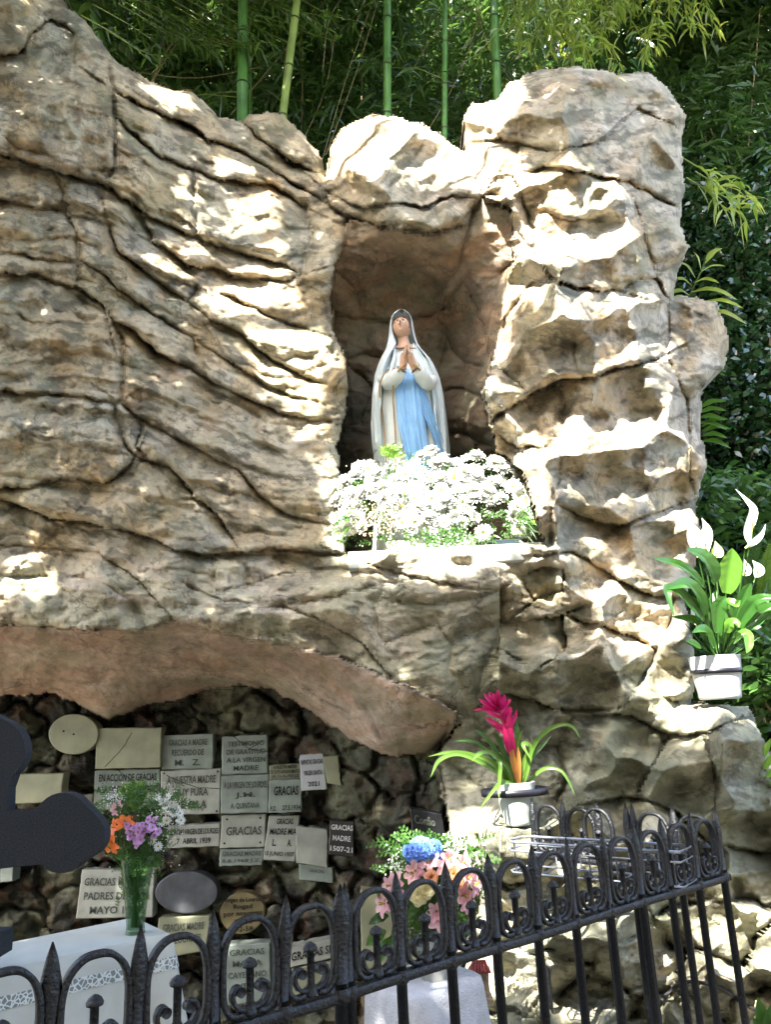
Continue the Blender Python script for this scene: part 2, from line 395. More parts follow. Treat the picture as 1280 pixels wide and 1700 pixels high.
# joints and ledges: h = a ledge (rock above it juts out), v = an upright joint; last value is its strength
C_ = [
    ('h', [(-230, 240), (0, 255), (85, 280), (125, 297), (170, 305), (200, 325), (250, 360), (300, 382), (350, 405), (425, 427), (475, 440), (500, 455)], 1.3),
    ('v', [(178, 95), (186, 145), (190, 200), (189, 280), (172, 303)], 1.3),
    ('h', [(186, 148), (240, 175), (280, 195), (320, 210), (350, 235), (400, 248), (435, 270), (480, 300), (530, 328)], 1.1),
    ('h', [(190, 195), (225, 225), (265, 260), (310, 275), (350, 295), (390, 300), (450, 305), (507, 345)], 1.0),
    ('v', [(320, 272), (322, 350), (328, 383)], .8),
    ('h', [(395, 197), (440, 235), (480, 265), (533, 290)], 1.0),
    ('v', [(507, 345), (515, 395), (500, 452)], .9),
    ('v', [(343, 185), (350, 205), (341, 222)], .5),
    ('h', [(-230, 95), (0, 92), (30, 90), (50, 55), (75, 35), (105, 37), (122, 55), (122, 85)], .9),
    ('h', [(0, 225), (40, 248), (85, 262)], .4),
    ('h', [(-230, 320), (0, 330), (50, 342), (105, 352)], 1.0), ('v', [(85, 282), (102, 320), (105, 352)], .8),
    ('v', [(105, 352), (127, 390), (130, 435), (127, 475)], .9),
    ('h', [(-230, 410), (0, 415), (60, 428), (130, 435)], .5),
    ('h', [(-230, 440), (0, 452), (60, 457), (100, 472), (127, 475), (170, 505), (180, 530)], 1.1),
    ('h', [(130, 430), (165, 450), (200, 480), (225, 500), (280, 535), (320, 560), (327, 590)], .8),
    ('h', [(180, 375), (195, 415), (235, 445), (280, 480), (310, 500), (328, 478)], 1.2),
    ('h', [(230, 352), (255, 400), (280, 415), (310, 440), (350, 445), (400, 460), (480, 465), (500, 455)], .9),
    ('h', [(310, 500), (350, 530), (400, 552), (435, 585), (475, 610), (540, 640)], 1.2),
    ('h', [(325, 565), (380, 600), (430, 630), (475, 655), (530, 668)], .6),
    ('h', [(350, 480), (400, 500), (440, 520), (490, 540), (548, 560)], .6),
    ('h', [(180, 525), (225, 550), (260, 585), (300, 602), (350, 630), (400, 657), (450, 677), (480, 692), (545, 699)], 1.5),
    ('v', [(178, 520), (200, 560), (203, 620), (200, 665)], 1.1),
    ('h', [(-230, 640), (0, 650), (65, 652), (140, 658), (190, 670), (200, 667)], 1.2),
    ('v', [(190, 672), (193, 705), (210, 745), (222, 758)], 1.0),
    ('h', [(-230, 800), (0, 810), (50, 808), (100, 795), (170, 802), (200, 785), (222, 760)], 1.0),
    ('h', [(200, 670), (235, 695), (280, 720), (350, 755), (395, 780), (430, 820), (470, 850), (545, 870)], .8),
    ('h', [(222, 758), (280, 775), (305, 800), (322, 825), (360, 850), (400, 917)], .8),
    ('h', [(235, 700), (228, 740), (240, 762)], .8),
    ('h', [(-230, 815), (0, 830), (55, 845), (85, 860), (150, 865), (225, 885), (260, 895), (280, 910), (350, 920), (400, 917), (450, 910), (485, 912), (575, 920)], 1.6),
    ('h', [(-230, 905), (0, 905), (50, 907), (125, 910), (165, 920), (215, 950), (250, 985), (285, 1028)], .55),
    ('h', [(-230, 950), (0, 955), (135, 957), (175, 970), (210, 995), (240, 1022)], .5),
    ('h', [(60, 915), (75, 895), (95, 880)], .4),
    ('h', [(300, 967), (350, 990), (400, 1000), (475, 1007), (540, 1030), (600, 1065), (650, 1125)], .6),
    ('h', [(360, 982), (425, 965), (500, 945), (565, 942), (640, 955)], .6),
    ('h', [(480, 1005), (560, 985), (640, 968), (700, 962)], .4),
    ('h', [(350, 920), (355, 950), (352, 988)], .3),
    ('h', [(575, 920), (640, 945), (700, 960), (780, 975), (835, 980)], .7),
    ('h', [(640, 995), (715, 1002), (790, 987), (835, 982)], .5),
    ('v', [(832, 978), (830, 1030), (822, 1075), (800, 1110), (785, 1182)], .8),
    ('h', [(635, 1068), (690, 1045), (725, 1032)], .35), ('v', [(725, 1032), (750, 1070), (745, 1110), (770, 1140)], .35), ('h', [(748, 1068), (800, 1045), (830, 1030)], .35),
    ('v', [(635, 1068), (620, 1010), (640, 968)], .3), ('h', [(400, 1058), (480, 1045), (540, 1030)], .3),
    ('v', [(541, 255), (537, 290), (533, 330)], 1.5),
    ('h', [(533, 300), (545, 335), (570, 355), (620, 372), (660, 368), (720, 385), (760, 372), (790, 340), (802, 322)], .6),
    ('h', [(545, 322), (600, 345), (640, 335), (700, 342), (750, 325), (798, 325)], .9),
    ('v', [(770, 250), (785, 290), (802, 322)], 1.1),
    ('v', [(802, 322), (782, 362), (772, 400), (760, 450), (720, 490)], .7),
    ('v', [(802, 322), (865, 325), (880, 370), (892, 408)], 1.0), ('h', [(892, 408), (860, 430), (822, 462)], 1.0),
    ('h', [(900, 435), (912, 455), (960, 480), (1035, 482)], 1.2), ('v', [(892, 408), (900, 435)], .9), ('v', [(912, 455), (875, 480), (840, 530), (830, 560)], 1.3),
    ('h', [(1035, 482), (1060, 463), (1090, 462), (1110, 492), (1128, 505)], .9),
    ('v', [(950, 500), (953, 560), (958, 615)], -.8),
    ('h', [(815, 705), (825, 690), (855, 670), (905, 640), (935, 627), (980, 627), (1020, 612), (1070, 602), (1105, 590)], 1.6),
    ('v', [(930, 635), (935, 685), (932, 730), (928, 800), (915, 830), (918, 905)], .9),
    ('h', [(815, 715), (860, 740), (890, 742), (930, 738)], .6),
    ('v', [(1105, 495), (1112, 540), (1105, 585), (1120, 620), (1140, 660), (1143, 720), (1145, 790), (1158, 845)], 1.1),
    ('h', [(925, 835), (945, 848), (990, 865), (1030, 870), (1075, 855), (1130, 838)], 1.1),
    ('v', [(820, 600), (805, 645), (812, 695)], .9), ('v', [(820, 600), (838, 618), (880, 655)], .6),
    ('h', [(862, 240), (850, 290), (866, 325)], .7), ('h', [(866, 285), (920, 275), (985, 290), (1040, 300), (1100, 330), (1135, 350)], 1.1),
    ('v', [(1040, 300), (1060, 360), (1090, 462)], .7), ('h', [(905, 350), (950, 365), (1010, 360)], .6), ('h', [(780, 240), (830, 230), (870, 240), (930, 250), (990, 235), (1060, 180), (1135, 215)], .5),
    ('h', [(890, 920), (950, 915), (1010, 950), (1070, 985), (1120, 992)], .9),
    ('h', [(865, 955), (900, 940), (940, 945), (935, 980), (885, 1000), (865, 955)], .8),
    ('h', [(835, 1035), (880, 1030), (935, 1020), (942, 1075), (900, 1110), (850, 1090), (828, 1075)], .9), ('h', [(935, 1020), (990, 1035), (1060, 1060), (1090, 1080)], .9),
    ('h', [(785, 1182), (810, 1150), (865, 1155), (920, 1175), (1030, 1178)], 1.2), ('v', [(1030, 1175), (1065, 1130), (1090, 1080), (1110, 1040), (1120, 992)], .9),
    ('h', [(950, 1190), (1040, 1185), (1110, 1220), (1170, 1217), (1250, 1180)], .8), ('h', [(1090, 1150), (1120, 1165), (1150, 1165)], .8),
    ('v', [(745, 1200), (725, 1260), (735, 1300), (745, 1380)], .9), ('v', [(745, 1265), (790, 1300), (820, 1330), (805, 1350)], .9), ('v', [(950, 1190), (925, 1240), (940, 1300), (905, 1370), (920, 1390)], 1.0),
    ('h', [(790, 1182), (800, 1230), (850, 1250), (925, 1240)], .7), ('h', [(940, 1340), (990, 1330), (1055, 1320), (1120, 1345), (1180, 1400), (1300, 1420)], .8), ('v', [(1110, 1220), (1080, 1270), (1055, 1320)], .6), ('v', [(1170, 1217), (1190, 1300), (1180, 1400), (1160, 1520)], .5),
    ('h', [(805, 1350), (795, 1395), (800, 1440), (850, 1470), (900, 1450), (935, 1400), (940, 1340)], 1.0),
    # niche joints
    ('h', [(552, 520), (600, 530), (660, 535), (730, 515), (770, 470)], .5), ('v', [(600, 530), (590, 480), (560, 450)], .4), ('h', [(560, 600), (610, 585), (650, 600)], .5),
    ('h', [(560, 590), (620, 640), (600, 700), (560, 720)], .5), ('h', [(740, 560), (770, 600), (800, 610)], .6), ('h', [(720, 660), (760, 640), (800, 660)], .6), ('h', [(700, 720), (760, 715), (812, 740)], .6), ('v', [(740, 560), (720, 660), (740, 800)], .5), ('v', [(775, 480), (800, 540), (812, 612)], .5),
]
# straggling line a little, so that no joint is a ruled line
def wob(pl, k):
    pl = np.asarray(pl, float); out = []
    for (a, b) in zip(pl[:-1], pl[1:]):
        n = max(1, int(np.hypot(*(b - a)) / 9))
        for i in range(n): out.append(a + (b - a) * i / n)
    out.append(pl[-1]); out = np.array(out)
    out[:, 0] += 3.2 * pn(out[:, 0] / 17 + k, out[:, 1] / 17, 3); out[:, 1] += 4.2 * pn(out[:, 0] / 19, out[:, 1] / 19 + k * 3.1, 4)
    return out

m_out = inside(GX, GY, OUT)
wx = GX + 4 * pn(GX / 23, GY / 23, 31) + 2 * pn(GX / 9, GY / 9, 32); wy = GY + 4 * pn(GX / 23, GY / 23, 33) + 2 * pn(GX / 9, GY / 9, 34)
m_in = inside(wx, wy, OUT)
m_niche = inside(wx, wy, NICHE); m_under = inside(wx, wy, UNDER); m_cave = inside(wx, wy, CAVE) & ~m_under
d_out, _ = polydist(GX, GY, OUT[1:-2])
d_lip, _ = polydist(GX, GY, LIP)
d_ni, _ = polydist(GX, GY, NICHE, closed=True)
d_arch, _ = polydist(GX, GY, ARCH_EDGE)
main = ~(m_niche | m_under | m_cave)

D = rbf(D_MAIN, GX, GY)
D = np.where(m_under, rbf(D_UNDER, GX, GY, .3), D)
D = np.where(m_cave, rbf(D_CAVE, GX, GY, .3), D)
D = np.where(m_niche, rbf(D_NICHE, GX, GY, .3), D)

# ledges and joints
dc = np.full(GX.shape, 300.0); ledge = np.zeros(GX.shape); groove = np.zeros(GX.shape)
for k, (kind, pl, st) in enumerate(C_):
    pl = wob(pl, k); x0, y0 = pl.min(0) - 95; x1, y1 = pl.max(0) + 95
    i0, i1 = np.searchsorted(gy, [y0, y1]); j0, j1 = np.searchsorted(gx, [x0, x1]); s_ = (slice(i0, i1), slice(j0, j1))
    if i1 <= i0 or j1 <= j0: continue
    d, sd = polydist(GX[s_], GY[s_], pl)
    a = abs(st)
    dc[s_] = np.minimum(dc[s_], d)
    g = np.exp(-(d / (2.0 + 1.2 * a)) ** 2) * a * (.65 + .5 * pn(GX[s_] / 40, GY[s_] / 40, 8 + k % 5))
    groove[s_] = np.maximum(groove[s_], g)
    # fade the ledge toward the ends of its line
    e = np.minimum(np.hypot(GX[s_] - pl[0, 0], GY[s_] - pl[0, 1]), np.hypot(GX[s_] - pl[-1, 0], GY[s_] - pl[-1, 1]))
    fade = np.clip(e / 45, 0, 1) * (0.7 + .6 * pn(GX[s_] / 60, GY[s_] / 60, 20 + k % 7))
    if kind == 'h':
        ledge[s_] += a * fade * np.where(sd > 0, -.6 * np.exp(-d / 36), .45 * np.exp(-d / 24))
    else:
        ledge[s_] += a * fade * (-.22 * np.exp(-d / 10)) * (1 if st > 0 else -1.5)
ledge = np.clip(ledge, -1.3, 1.1)

# random masonry joints: cave wall, foot of the right-hand rock
f1, f2, vid = cells(GX + 18 * pn(GX / 34, GY / 34, 40), GY + 16 * pn(GX / 34, GY / 34, 41), 62, 3, .95, 1.3)
g1, g2, gid = cells(GX + 22 * pn(GX / 50, GY / 50, 42), GY + 16 * pn(GX / 40, GY / 40, 43), 92, 12, .95, 1.7)
low = GX > 745
f1 = np.where(low, g1, f1); f2 = np.where(low, g2, f2); vid = np.where(low, gid, vid)
dv = (f2 - f1) * .5
mas = (m_cave) | ((GY > 1455) & (GX > 720) & main)
dvm = np.where(mas, dv, 300)
gv = np.exp(-(dvm / 4.5) ** 2) * 1.25
f1b, f2b, _ = cells(GX + 16 * pn(GX / 35, GY / 35, 50), GY + 16 * pn(GX / 35, GY / 35, 51), 130, 9, .95, 1.2)
dal = np.minimum(dc, dvm)

# flow of the beds on the left-hand wall
PH = []
for pl, v in ((C_[0][1], 290), (C_[2][1], 130), (C_[3][1], 195), (C_[5][1], 70), (C_[10][1], 345), (C_[14][1], 470), (C_[16][1], 400), (C_[18][1], 470), (C_[21][1], 545), (C_[23][1], 655), (C_[26][1], 720), (C_[29][1], 865), (C_[30][1], 925), (C_[31][1], 965), (C_[33][1], 975), (ARCH_EDGE, 1042)):
    for q in pl[::2]: PH.append((q[0], q[1], v))
for q in ((700, 930, 865), (800, 930, 870), (900, 400, 420), (1000, 620, 640), (1100, 800, 800), (900, 200, 180), (1000, 1150, 1130), (1000, 1500, 1500), (600, 1400, 1400), (200, 1400, 1400), (700, 600, 620), (640, 280, 200), (1100, 300, 330), (800, 1100, 1060), (1200, 1250, 1300)): PH.append(q)
PHI = rbf(PH, GX, GY, 1.0)
warp = 12 * pn(GX / 70, GY / 70, 60) + 5 * pn(GX / 22, GY / 22, 61)
ph = PHI + warp
def saw(t):
    f = t - np.floor(t); return np.where(f < .82, f / .82, (1 - f) / .18)
bed = (saw(ph / 58) - .5) * (.9 + .9 * pn(GX / 90, GY / 60, 62)) + .22 * (saw(ph / 19 + 3 * pn(GX / 120, GY / 120, 63)) - .5) * np.clip(.6 + 1.5 * pn(GX / 60, GY / 50, 64), 0, 1.4)
f1p, f2p, pid = cells(GX + .3 * ph + 10 * pn(GX / 40, GY / 40, 66), ph + 4 * pn(GX / 20, GY / 20, 67), 46, 21, .9, 3.6)
plank = (_perm[pid & 4095] / 4096 - .5) * (1 - np.exp(-((f2p - f1p) / 5) ** 2)) - .25 * np.exp(-((f2p - f1p) / 3) ** 2)
streak = fbm(ph / 7, GX / 60, 3, 65)
left = 1 / (1 + np.exp((GX - 590) / 25)); 
chipb = chip(GX + 20 * pn(GX / 50, GY / 50, 70), GY + 20 * pn(GX / 50, GY / 50, 71), 92, 4, 1.5, 1.5, 'min')
chips = chip(GX + 9 * pn(GX / 20, GY / 20, 72), (GY + .25 * GX) * 1.3, 37, 6, 1.4, 1.2, 'min')
pil = chip(GX + 15 * pn(GX / 40, GY / 40, 73), GY, 70, 8, 1.2, 1.0, 'max')
big = fbm(GX / 120, GY / 90, 3, 80); mid = fbm(GX / 34, GY / 26, 4, 81, .55); fine = fbm(GX / 9, GY / 8, 3, 82, .6)
rid = 1 - np.abs(fbm(GX / 48 + .4 * mid, (GY + .2 * GX) / 30, 3, 83)) * 2

h = np.zeros(GX.shape)
lw = left * main
smoothm = np.clip((GY - 900) / 60, 0, 1) * np.clip((GX + 40) / 60, 0, 1) * (GX < 830) * main   # worn band over the arch
boul = inside(GX, GY, [(-300, -300), (100, -100), (178, 95), (190, 290), (90, 275), (-300, 240)])
h += lw * (1 - .75 * smoothm) * (1 - .7 * boul) * (.034 * bed + .038 * plank + .005 * streak) + .06 * chipb * boul + .010 * chips * boul + .04 * big * boul + .006 * mid * boul
h += lw * (.06 * big + .006 * mid + .004 * rid + .03 * chipb)
rt = (1 - left) * main
h += rt * (1 - smoothm) * (.27 * chipb + .028 * chips + .05 * pil + .008 * rid + .06 * big + .008 * mid + .010 * bed)
h += smoothm * (.010 * bed + .008 * streak + .008 * mid + .03 * big)
h += m_cave * (.008 * pil + .015 * mid + .015 * rid + .05 * chips + .06 * chipb + .05 * (np.take(_perm, vid & 4095) / 4096 - .5))
h += m_under * (.03 * big + .012 * mid) + m_niche * (.05 * chipb + .04 * big + .018 * mid)
h += .0030 * fine * (1 - .6 * m_under)
amp = np.where(main, 1.0, .6); amp = np.where(GX > 590, amp * 1.15, amp)
h += .115 * ledge * amp * (1 - .55 * smoothm)
h += .07 * smoothm * np.exp(-((GY - 985) / 45) ** 2)
h -= .042 * np.minimum(groove, 1.6) * np.where(smoothm > 0, .6, 1.0)
h -= .055 * np.where(mas, gv, 0)
h += .028 * (1 - np.exp(-dal / 14)) + .02 * (1 - np.exp(-dal / 40))
# rounding toward free edges
h -= np.where(main, .30 * np.exp(-d_out / 6.0) + .09 * np.exp(-d_out / 26.0), 0)
h -= np.where(main & (GX < 800), .11 * np.exp(-d_ni / 9.0), 0)
h -= np.where(m_under | (main & (GY > 1150) & (GX < 800)), .10 * np.exp(-d_lip / 9.0), 0)
h -= np.where(main | m_under, .03 * np.exp(-d_arch / 7.0) * (GX < 770), 0)
ROCKY = D - h
# flat-topped boulder that carries the pot
wp = np.clip(1.6 - np.hypot((GX - 861) / 52, (GY - 1370) / 62) * 1.25, 0, 1); wp = wp * wp * (3 - 2 * wp)
tg = 3.13 + (2.955 - 3.13) * np.clip((GY - 1367) / 9, 0, 1) + .012 * mid - .02 * chips
ROCKY = ROCKY * (1 - wp) + tg * wp
ROCK = P(GX, GY, ROCKY)


def rocky(px, py):
    """distance of the rock at a photo position"""
    j = int(round((px - gx[0]) / STEP)); i = int(round((py - gy[0]) / STEP))
    return float(ROCKY[np.clip(i, 0, len(gy) - 1), np.clip(j, 0, len(gx) - 1)])


# base colours (painted shade in cave and lower niche): tan sandstone, greyer band, red mortar in niche and vault
def lerp(a, b, t): return a + (b - a) * t[..., None]
tan = np.array([.48, .395, .27]); grey = np.array([.42, .405, .335]); red = np.array([.25, .15, .10]); pale = np.array([.48, .42, .345]); dark = np.array([.085, .078, .058]); ochre = np.array([.36, .25, .12]); green = np.array([.17, .18, .12])
cl = np.broadcast_to(tan, GX.shape + (3,)).copy()
nA = np.clip(.5 + fbm(GX / 150, GY / 110, 4, 90), 0, 1); nB = np.clip(.5 + 1.2 * fbm(ph / 45, GX / 160, 4, 91), 0, 1); nC = np.clip(fbm(GX / 80, GY / 120, 4, 92) * 2, 0, 1)
cl = lerp(cl, grey, .75 * nA); cl = lerp(cl, pale, np.clip((GX - 600) / 200, 0, .7) * (.4 + .6 * nB) * (GY < 1100)); cl = lerp(cl, ochre * 1.15, .55 * nC)
cl = lerp(cl, np.array([.34, .34, .25]), .6 * smoothm * nB); cl = lerp(cl, pale, .6 * smoothm * (1 - nB))
cl = lerp(cl, grey * np.array([.95, 1.0, .95]), .7 * np.clip((GX - 730) / 60, 0, 1) * np.clip((GY - 1050) / 100, 0, 1)); cl = lerp(cl, green, .7 * np.clip((GX - 730) / 60, 0, 1) * np.clip((GY - 1000) / 100, 0, 1) * nA)
cl = lerp(cl, dark, np.clip(fbm(ph / 22, GX / 70, 4, 93, .6) * 2.2 - .45, 0, .7) * main * (1 - .7 * smoothm))
cl = lerp(cl, dark, np.clip(fbm(GX / 30, GY / 26, 5, 95, .7) * 2.0 - .7, 0, .6) * main)
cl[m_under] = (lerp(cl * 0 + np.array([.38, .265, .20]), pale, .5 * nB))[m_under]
cl[m_niche] = lerp(lerp(cl * 0 + np.array([.33, .225, .15]), grey * .7, .5 * nB), dark * .7, np.clip((GY - 540) / 130, 0, .92) * (.6 + .4 * nA))[m_niche]  # shade of the lower niche is put into the colour
cl[m_cave] = lerp(lerp(cl * 0 + dark * .15, green * .13, .6 * nB), red * .25, np.clip(fbm(GX / 45, GY / 60, 3, 94) * 2.2 - .2, 0, .8))[m_cave]  # cave rock blackened in its colour to stand for shade

# stones between the joints
G2 = 2
dl = dal[::G2, ::G2]; zone = (m_niche * 1 + m_under * 2 + m_cave * 3)[::G2, ::G2]; ok = m_in[::G2, ::G2]
free = (dl > 3.4) & ok; H2, W2 = free.shape
lab = -np.ones((H2, W2), int); nl = 0
for si in range(H2):
    for sj in range(W2):
        if free[si, sj] and lab[si, sj] < 0:
            z = zone[si, sj]; q = deque([(si, sj)]); lab[si, sj] = nl; cells_ = [(si, sj)]
            while q:
                a, b = q.popleft()
                for c, d in ((a + 1, b), (a - 1, b), (a, b + 1), (a, b - 1)):
                    if 0 <= c < H2 and 0 <= d < W2 and free[c, d] and lab[c, d] < 0 and zone[c, d] == z:
                        lab[c, d] = nl; q.append((c, d)); cells_.append((c, d))
            if len(cells_) < 28:
                for c, d in cells_: lab[c, d] = -2
            else: nl += 1
for it in range(60):                       # grow stones into the joints
    bad = lab < 0
    if not bad.any(): break
    for dy, dx in ((0, 1), (0, -1), (1, 0), (-1, 0)):
        sh = np.roll(lab, (dy, dx), (0, 1)); lab = np.where((lab < 0) & (sh >= 0), sh, lab)
lab[lab < 0] = 0
seen = np.zeros(lab.shape, bool); got = set()
for si in range(H2):                       # a stone is one connected piece
    for sj in range(W2):
        if seen[si, sj] or not ok[si, sj]: continue
        k0 = lab[si, sj]; q = deque([(si, sj)]); seen[si, sj] = True; piece = [(si, sj)]
        while q:
            a, b = q.popleft()
            for c, d in ((a + 1, b), (a - 1, b), (a, b + 1), (a, b - 1)):
                if 0 <= c < H2 and 0 <= d < W2 and ok[c, d] and not seen[c, d] and lab[c, d] == k0: seen[c, d] = True; q.append((c, d)); piece.append((c, d))
        if k0 in got:
            pi, pj = zip(*piece); lab[pi, pj] = nl; got.add(nl); nl += 1
        else: got.add(k0)
LAB = np.repeat(np.repeat(lab, G2, 0), G2, 1)[:GX.shape[0], :GX.shape[1]]
print('stones', nl)

grotto = empty('rock_grotto', (0.3, 3.6, 0), 'rugged tan and grey rock grotto with arched cave below and upright niche above', 'grotto')
GH, GW = GX.shape
vid_all = np.arange(GH * GW).reshape(GH, GW)
q = np.stack([vid_all[:-1, :-1], vid_all[1:, :-1], vid_all[1:, 1:], vid_all[:-1, 1:]], -1)
fm = m_in[:-1, :-1] & m_in[1:, :-1] & m_in[1:, 1:] & m_in[:-1, 1:]
qa = q[fm]; la = LAB[:-1, :-1][fm]
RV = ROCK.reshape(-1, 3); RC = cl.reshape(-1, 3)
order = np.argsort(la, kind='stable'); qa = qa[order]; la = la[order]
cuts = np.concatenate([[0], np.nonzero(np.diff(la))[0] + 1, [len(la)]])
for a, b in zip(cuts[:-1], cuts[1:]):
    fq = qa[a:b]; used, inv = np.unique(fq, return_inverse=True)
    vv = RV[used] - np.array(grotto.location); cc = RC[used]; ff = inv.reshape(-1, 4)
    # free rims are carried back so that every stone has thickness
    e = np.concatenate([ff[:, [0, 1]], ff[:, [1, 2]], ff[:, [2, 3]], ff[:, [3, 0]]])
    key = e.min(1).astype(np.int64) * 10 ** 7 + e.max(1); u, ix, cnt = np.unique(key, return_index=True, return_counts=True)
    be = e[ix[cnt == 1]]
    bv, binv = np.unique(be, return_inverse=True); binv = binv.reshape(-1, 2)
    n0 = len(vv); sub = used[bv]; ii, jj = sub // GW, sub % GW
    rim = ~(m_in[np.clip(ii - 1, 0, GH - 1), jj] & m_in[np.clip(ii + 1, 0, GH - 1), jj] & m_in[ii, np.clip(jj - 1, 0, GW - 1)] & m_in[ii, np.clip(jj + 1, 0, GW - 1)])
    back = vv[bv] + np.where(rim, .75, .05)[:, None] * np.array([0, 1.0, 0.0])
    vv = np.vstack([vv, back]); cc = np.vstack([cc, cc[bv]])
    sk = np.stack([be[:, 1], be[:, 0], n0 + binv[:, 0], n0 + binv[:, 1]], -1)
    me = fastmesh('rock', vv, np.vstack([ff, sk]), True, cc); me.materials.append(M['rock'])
    o = bpy.data.objects.new('rock', me); col.objects.link(o); o.parent = grotto
# ------------------------------------------------------------------ materials for the made things
M['iron'] = simple('black_painted_iron', (.007, .008, .010), .36, .45, 0, .3, 60, .5, 160)
M['wire'] = simple('galvanised_wire', (.32, .34, .38), .4, .5, .7, .2, 40)
M['marble'] = simple('marble_white', (.30, .31, .265), .45, .4, 0, .28, 9, .1)
M['marble_y'] = simple('marble_yellowed', (.23, .235, .15), .5, .4, 0, .25, 8, .1)
M['marble_g'] = simple('marble_greenish', (.20, .235, .20), .5, .4, 0, .3, 9, .1)
M['slate'] = simple('marble_grey', (.06, .065, .072), .5, .4, 0, .4, 14, .1)
M['ceramic_y'] = simple('ceramic_stained', (.15, .12, .055), .5, .4, 0, .55, 7, .1)
M['paper'] = simple('white_paper', (.42, .43, .44), .7, .2, 0, .06, 20)
M['black_stone'] = simple('black_polished_stone', (.008, .008, .010), .3, .5, 0, .2, 20)
M['ink'] = simple('dark_lettering', (.010, .011, .010), .7, .2, 0, .3, 30)
M['ink_faded'] = simple('faded_lettering', (.07, .08, .065), .8, .2, 0, .35, 60)
M['ink_white'] = simple('white_lettering', (.6, .6, .58), .6, .2, 0, .1, 30)
M['cloth'] = simple('white_tablecloth', (.50, .51, .46), .85, .15, 0, .06, 12, .25, 500)
M['granite'] = simple('dark_speckled_stone', (.024, .027, .032), .8, .2, 0, .5, 260, .2, 400)
M['lead'] = simple('old_mortar', (.30, .29, .24), .9, .2, 0, .4, 30, .8, 60)


def zhit(px, py, z):
    d = P(px, py, 1.0) - CAM; return CAM + d * ((z - CAM[2]) / d[2])


# ------------------------------------------------------------------ iron fence with gate
TIP = 1.2516; RAIL = 1.0656
F0 = np.array([-.5264, 1.2666]); FD = np.array([.1023, .0802]); RD = np.array([-.0863, .0973]) * 1.03
SP = .13


def ribbon(mb, pts, wid, th):
    """flat iron strip bent in the fence plane: pts (x, z)"""
    p = np.asarray(pts, float); t = np.gradient(p, axis=0); t /= np.linalg.norm(t, axis=1)[:, None] + 1e-9
    nrm = np.stack([-t[:, 1], t[:, 0]], -1); rows = []
    for i in range(len(p)):
        o = p[i] + nrm[i] * th / 2; q_ = p[i] - nrm[i] * th / 2
        rows.append([[o[0], -wid / 2, o[1]], [o[0], wid / 2, o[1]], [q_[0], wid / 2, q_[1]], [q_[0], -wid / 2, q_[1]]])
    base = mb.n; mb.quadgrid(rows, 0, closed_v=True)
    mb.f.append([base, base + 1, base + 2, base + 3]); mb.m.append(0); k = base + (len(p) - 1) * 4; mb.f.append([k + 3, k + 2, k + 1, k]); mb.m.append(0)


def smoothpath(p, n=6):
    p = np.asarray(p, float); out = []
    pp = np.vstack([2 * p[0] - p[1], p, 2 * p[-1] - p[-2]])
    for i in range(1, len(pp) - 2):
        for k in range(n):
            t = k / n; a, b, c, d = pp[i - 1], pp[i], pp[i + 1], pp[i + 2]
            out.append(.5 * ((2 * b) + (-a + c) * t + (2 * a - 5 * b + 4 * c - d) * t * t + (-a + 3 * b - 3 * c + d) * t ** 3))
    out.append(p[-1]); return np.array(out)


mb = MB()
side = [(0, .155), (.022, .151), (.041, .133), (.050, .105), (.051, .07), (.050, .04), (.043, .02), (.028, .011), (.014, .013)]
full = [(-x, z) for x, z in side[::-1]] + side[1:]
ribbon(mb, smoothpath(full, 4), .014, .0092)
ARCH = mb.mesh('arch')
mb = MB()
mb.tube([(0, 0, .008), (0, 0, .03), (0, 0, .085)], [.009, .007, .007], 8)
mb.lathe([(.004, 0), (.0125, .002), (.0135, .006), (.010, .012), (.005, .0155), (.0015, .017)], (0, 0, .080), 12)
mb.tube([(0, 0, .012), (0, 0, .022), (0, 0, .03)], [.012, .0115, .007], 8)
STEM = mb.mesh('finial')
def scroll_mesh(sgn):
    mb = MB()
    pts = smoothpath([(sgn * .004, .022), (sgn * .014, .019), (sgn * .027, .026), (sgn * .034, .040), (sgn * .030, .053), (sgn * .021, .055), (sgn * .018, .047)], 4)
    ribbon(mb, pts, .014, .0065); mb.tube([(sgn * .020, -.009, .048), (sgn * .020, .009, .048)], .0082, 10)
    return mb.mesh('scroll')
SCR = [scroll_mesh(-1), scroll_mesh(1)]
mb = MB(); mb.tube([(0, 0, .03), (0, 0, RAIL * .5), (0, 0, RAIL + .02)], .0105, 10); BAR = mb.mesh('bar')
mb = MB()
mb.tube([(0, 0, 0), (0, 0, .08), (0, 0, .115), (0, 0, .135), (0, 0, .165), (0, 0, .186)], [.0115, .0120, .0160, .0150, .0085, .0012], 8, squash=.7)
SPIKE = mb.mesh('spike')
mb = MB(); mb.lathe([(.011, -.012), (.0155, -.008), (.0155, .008), (.011, .012)], (0, 0, 0), 10); COLLAR = mb.mesh('collar')


